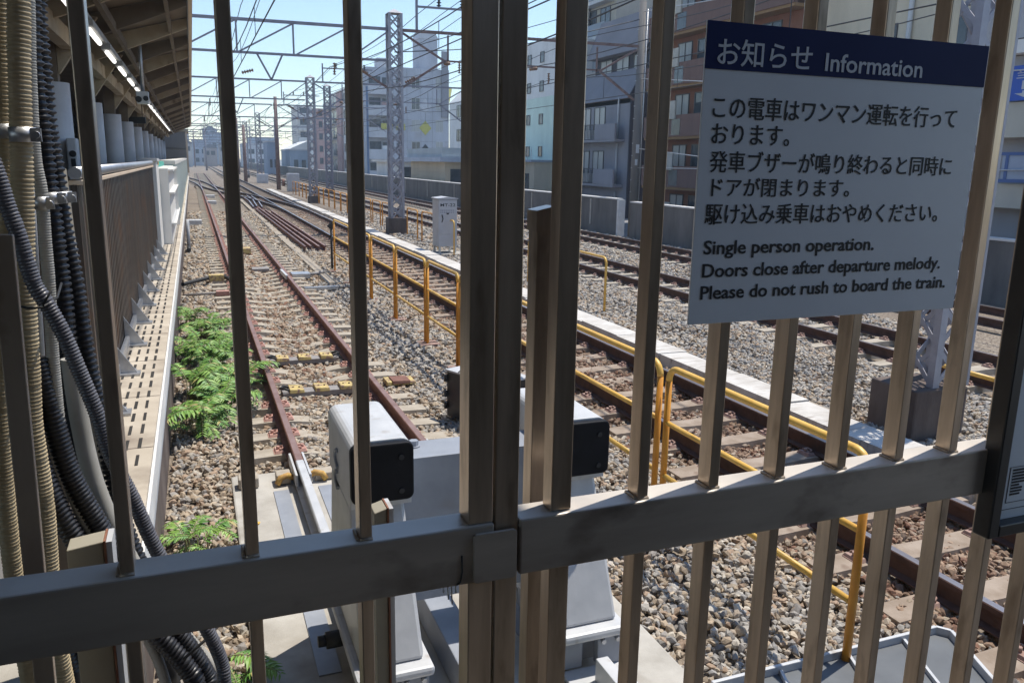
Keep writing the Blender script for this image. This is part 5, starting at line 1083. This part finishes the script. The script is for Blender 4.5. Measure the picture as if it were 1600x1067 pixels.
# ------------------------------------------------------------ small track-side equipment
r = thing('point_cable', (0, 18.7, -.15), 'thick black track cable with a yellow sleeve lying by the left rail', 'track cable')
part(MB().tube(smooth_path([(-.33, 18.3, -.12), (0, 18.7, -.1), (.25, 18.94, -.08), (.52, 18.98, -.08), (.66, 18.7, -.12)], .1), .045, 8), 'cable', m_black, r)
part(MB().box((.2, 18.86, -.17), (.52, 19.08, -.02)), 'yellow_sleeve', m_padyellow, r, .01)
r = thing('point_cable', (0, 17, -.15), 'thin grey track cable with a rust red sleeve by the left rail', 'track cable')
part(MB().tube([(-.3, 17.0, -.15), (.2, 17.05, -.14), (.62, 17.0, -.14)], .025, 8), 'cable', m_padsteel, r)
part(MB().box((.3, 16.94, -.18), (.55, 17.1, -.09)), 'red_sleeve', m_clippink, r, .006)
r = thing('rail_connector', (2.3, 18.8, -.15), 'grey metal connector box clamped beside the right rail', 'rail connector')
part(MB().box((2.0, 19.1, -.2), (2.42, 19.5, -.08)), 'box', m_galv, r, .01); part(MB().tube([(2.42, 19.3, -.13), (2.8, 19.6, -.12)], .04, 8), 'lead', m_padsteel, r)
part(MB().bar((2.05, 17.25, -.15), (2.75, 17.3, -.15), .1, .06), 'strap', m_galv, r)
part(MB().bar((1.80, 18.2, -.03), (1.78, 19.3, -.03), .05, .09), 'joint_plate', m_bufwhite, r)
tag(MB().box((1.22, 20.5, -.2), (1.62, 20.9, -.12)).build('steel_plate', m_padsteel, bevel=.006), 'flat grey plate lying between the rails near the connector', 'plate')
tag(MB().box((1.05, 24.5, -.2), (1.45, 25.0, -.03)).build('balise', m_padyellow, bevel=.02), 'small yellow block between the rails of the nearest track', 'track marker')
for k, (x, y, lab) in enumerate(((.9, 52, 'white block between the far rails, nearer one'), (1.0, 60, 'white block between the far rails, farther one'), (-.1, 36, 'low white block at the platform foot'))):
    tag(MB().box((x - .25, y - .3, -.2), (x + .35, y + .3, .0)).build('track_box', m_bufwhite, bevel=.02), lab, 'track box')
r = thing('equipment_box', (7.3, 76, -.2), 'grey equipment box at the foot of the dark concrete pole', 'equipment box')
part(MB().box((7.6, 73, -.2), (8.6, 74, 1.3)), 'housing', m_cabinet, r, .02); part(MB().box((7.62, 72.96, .0), (8.58, 72.999, 1.2)), 'door', m_cabinet, r)
part(MB().tube([(7.2, 73.5, .5), (7.4, 73.5, .5)], .3, 12), 'drum', m_rustred, r)
r = thing('equipment_box', (7.3, 98, -.2), 'small white equipment box at the foot of the far thin pole', 'equipment box')
part(MB().box((6.8, 97, -.2), (8.0, 98, .8)), 'housing', m_cabinet, r, .02); part(MB().box((6.82, 96.96, .0), (7.98, 96.999, .7)), 'door', m_cabinet, r)
r = thing('ledge_pipe', (-.2, 25, 0), 'white pipe standing at the foot of the ledge beyond the weeds', 'pipe')
part(MB().tube([(-.22, 26, -.2), (-.22, 26, .7)], .05, 8), 'pipe', m_bufwhite, r); part(MB().tube([(-.22, 25.2, -.12), (-.22, 26, -.1)], .06, 8), 'elbow', m_black, r)

# ------------------------------------------------------------ air
hz = MB().box((-120, -20, -1.6), (140, 460, 45)).build('haze', bpy.data.materials.new('haze_air')); hz['kind'] = 'stuff'
hm = hz.data.materials[0]; hm.use_nodes = True; hn = hm.node_tree; hn.nodes.clear()
ho = hn.nodes.new('ShaderNodeOutputMaterial'); hv = hn.nodes.new('ShaderNodeVolumePrincipled'); hn.links.new(hv.outputs[0], ho.inputs['Volume'])
hv.inputs['Color'].default_value = (.66, .83, 1, 1); hv.inputs['Density'].default_value = .0009; hv.inputs['Anisotropy'].default_value = .2
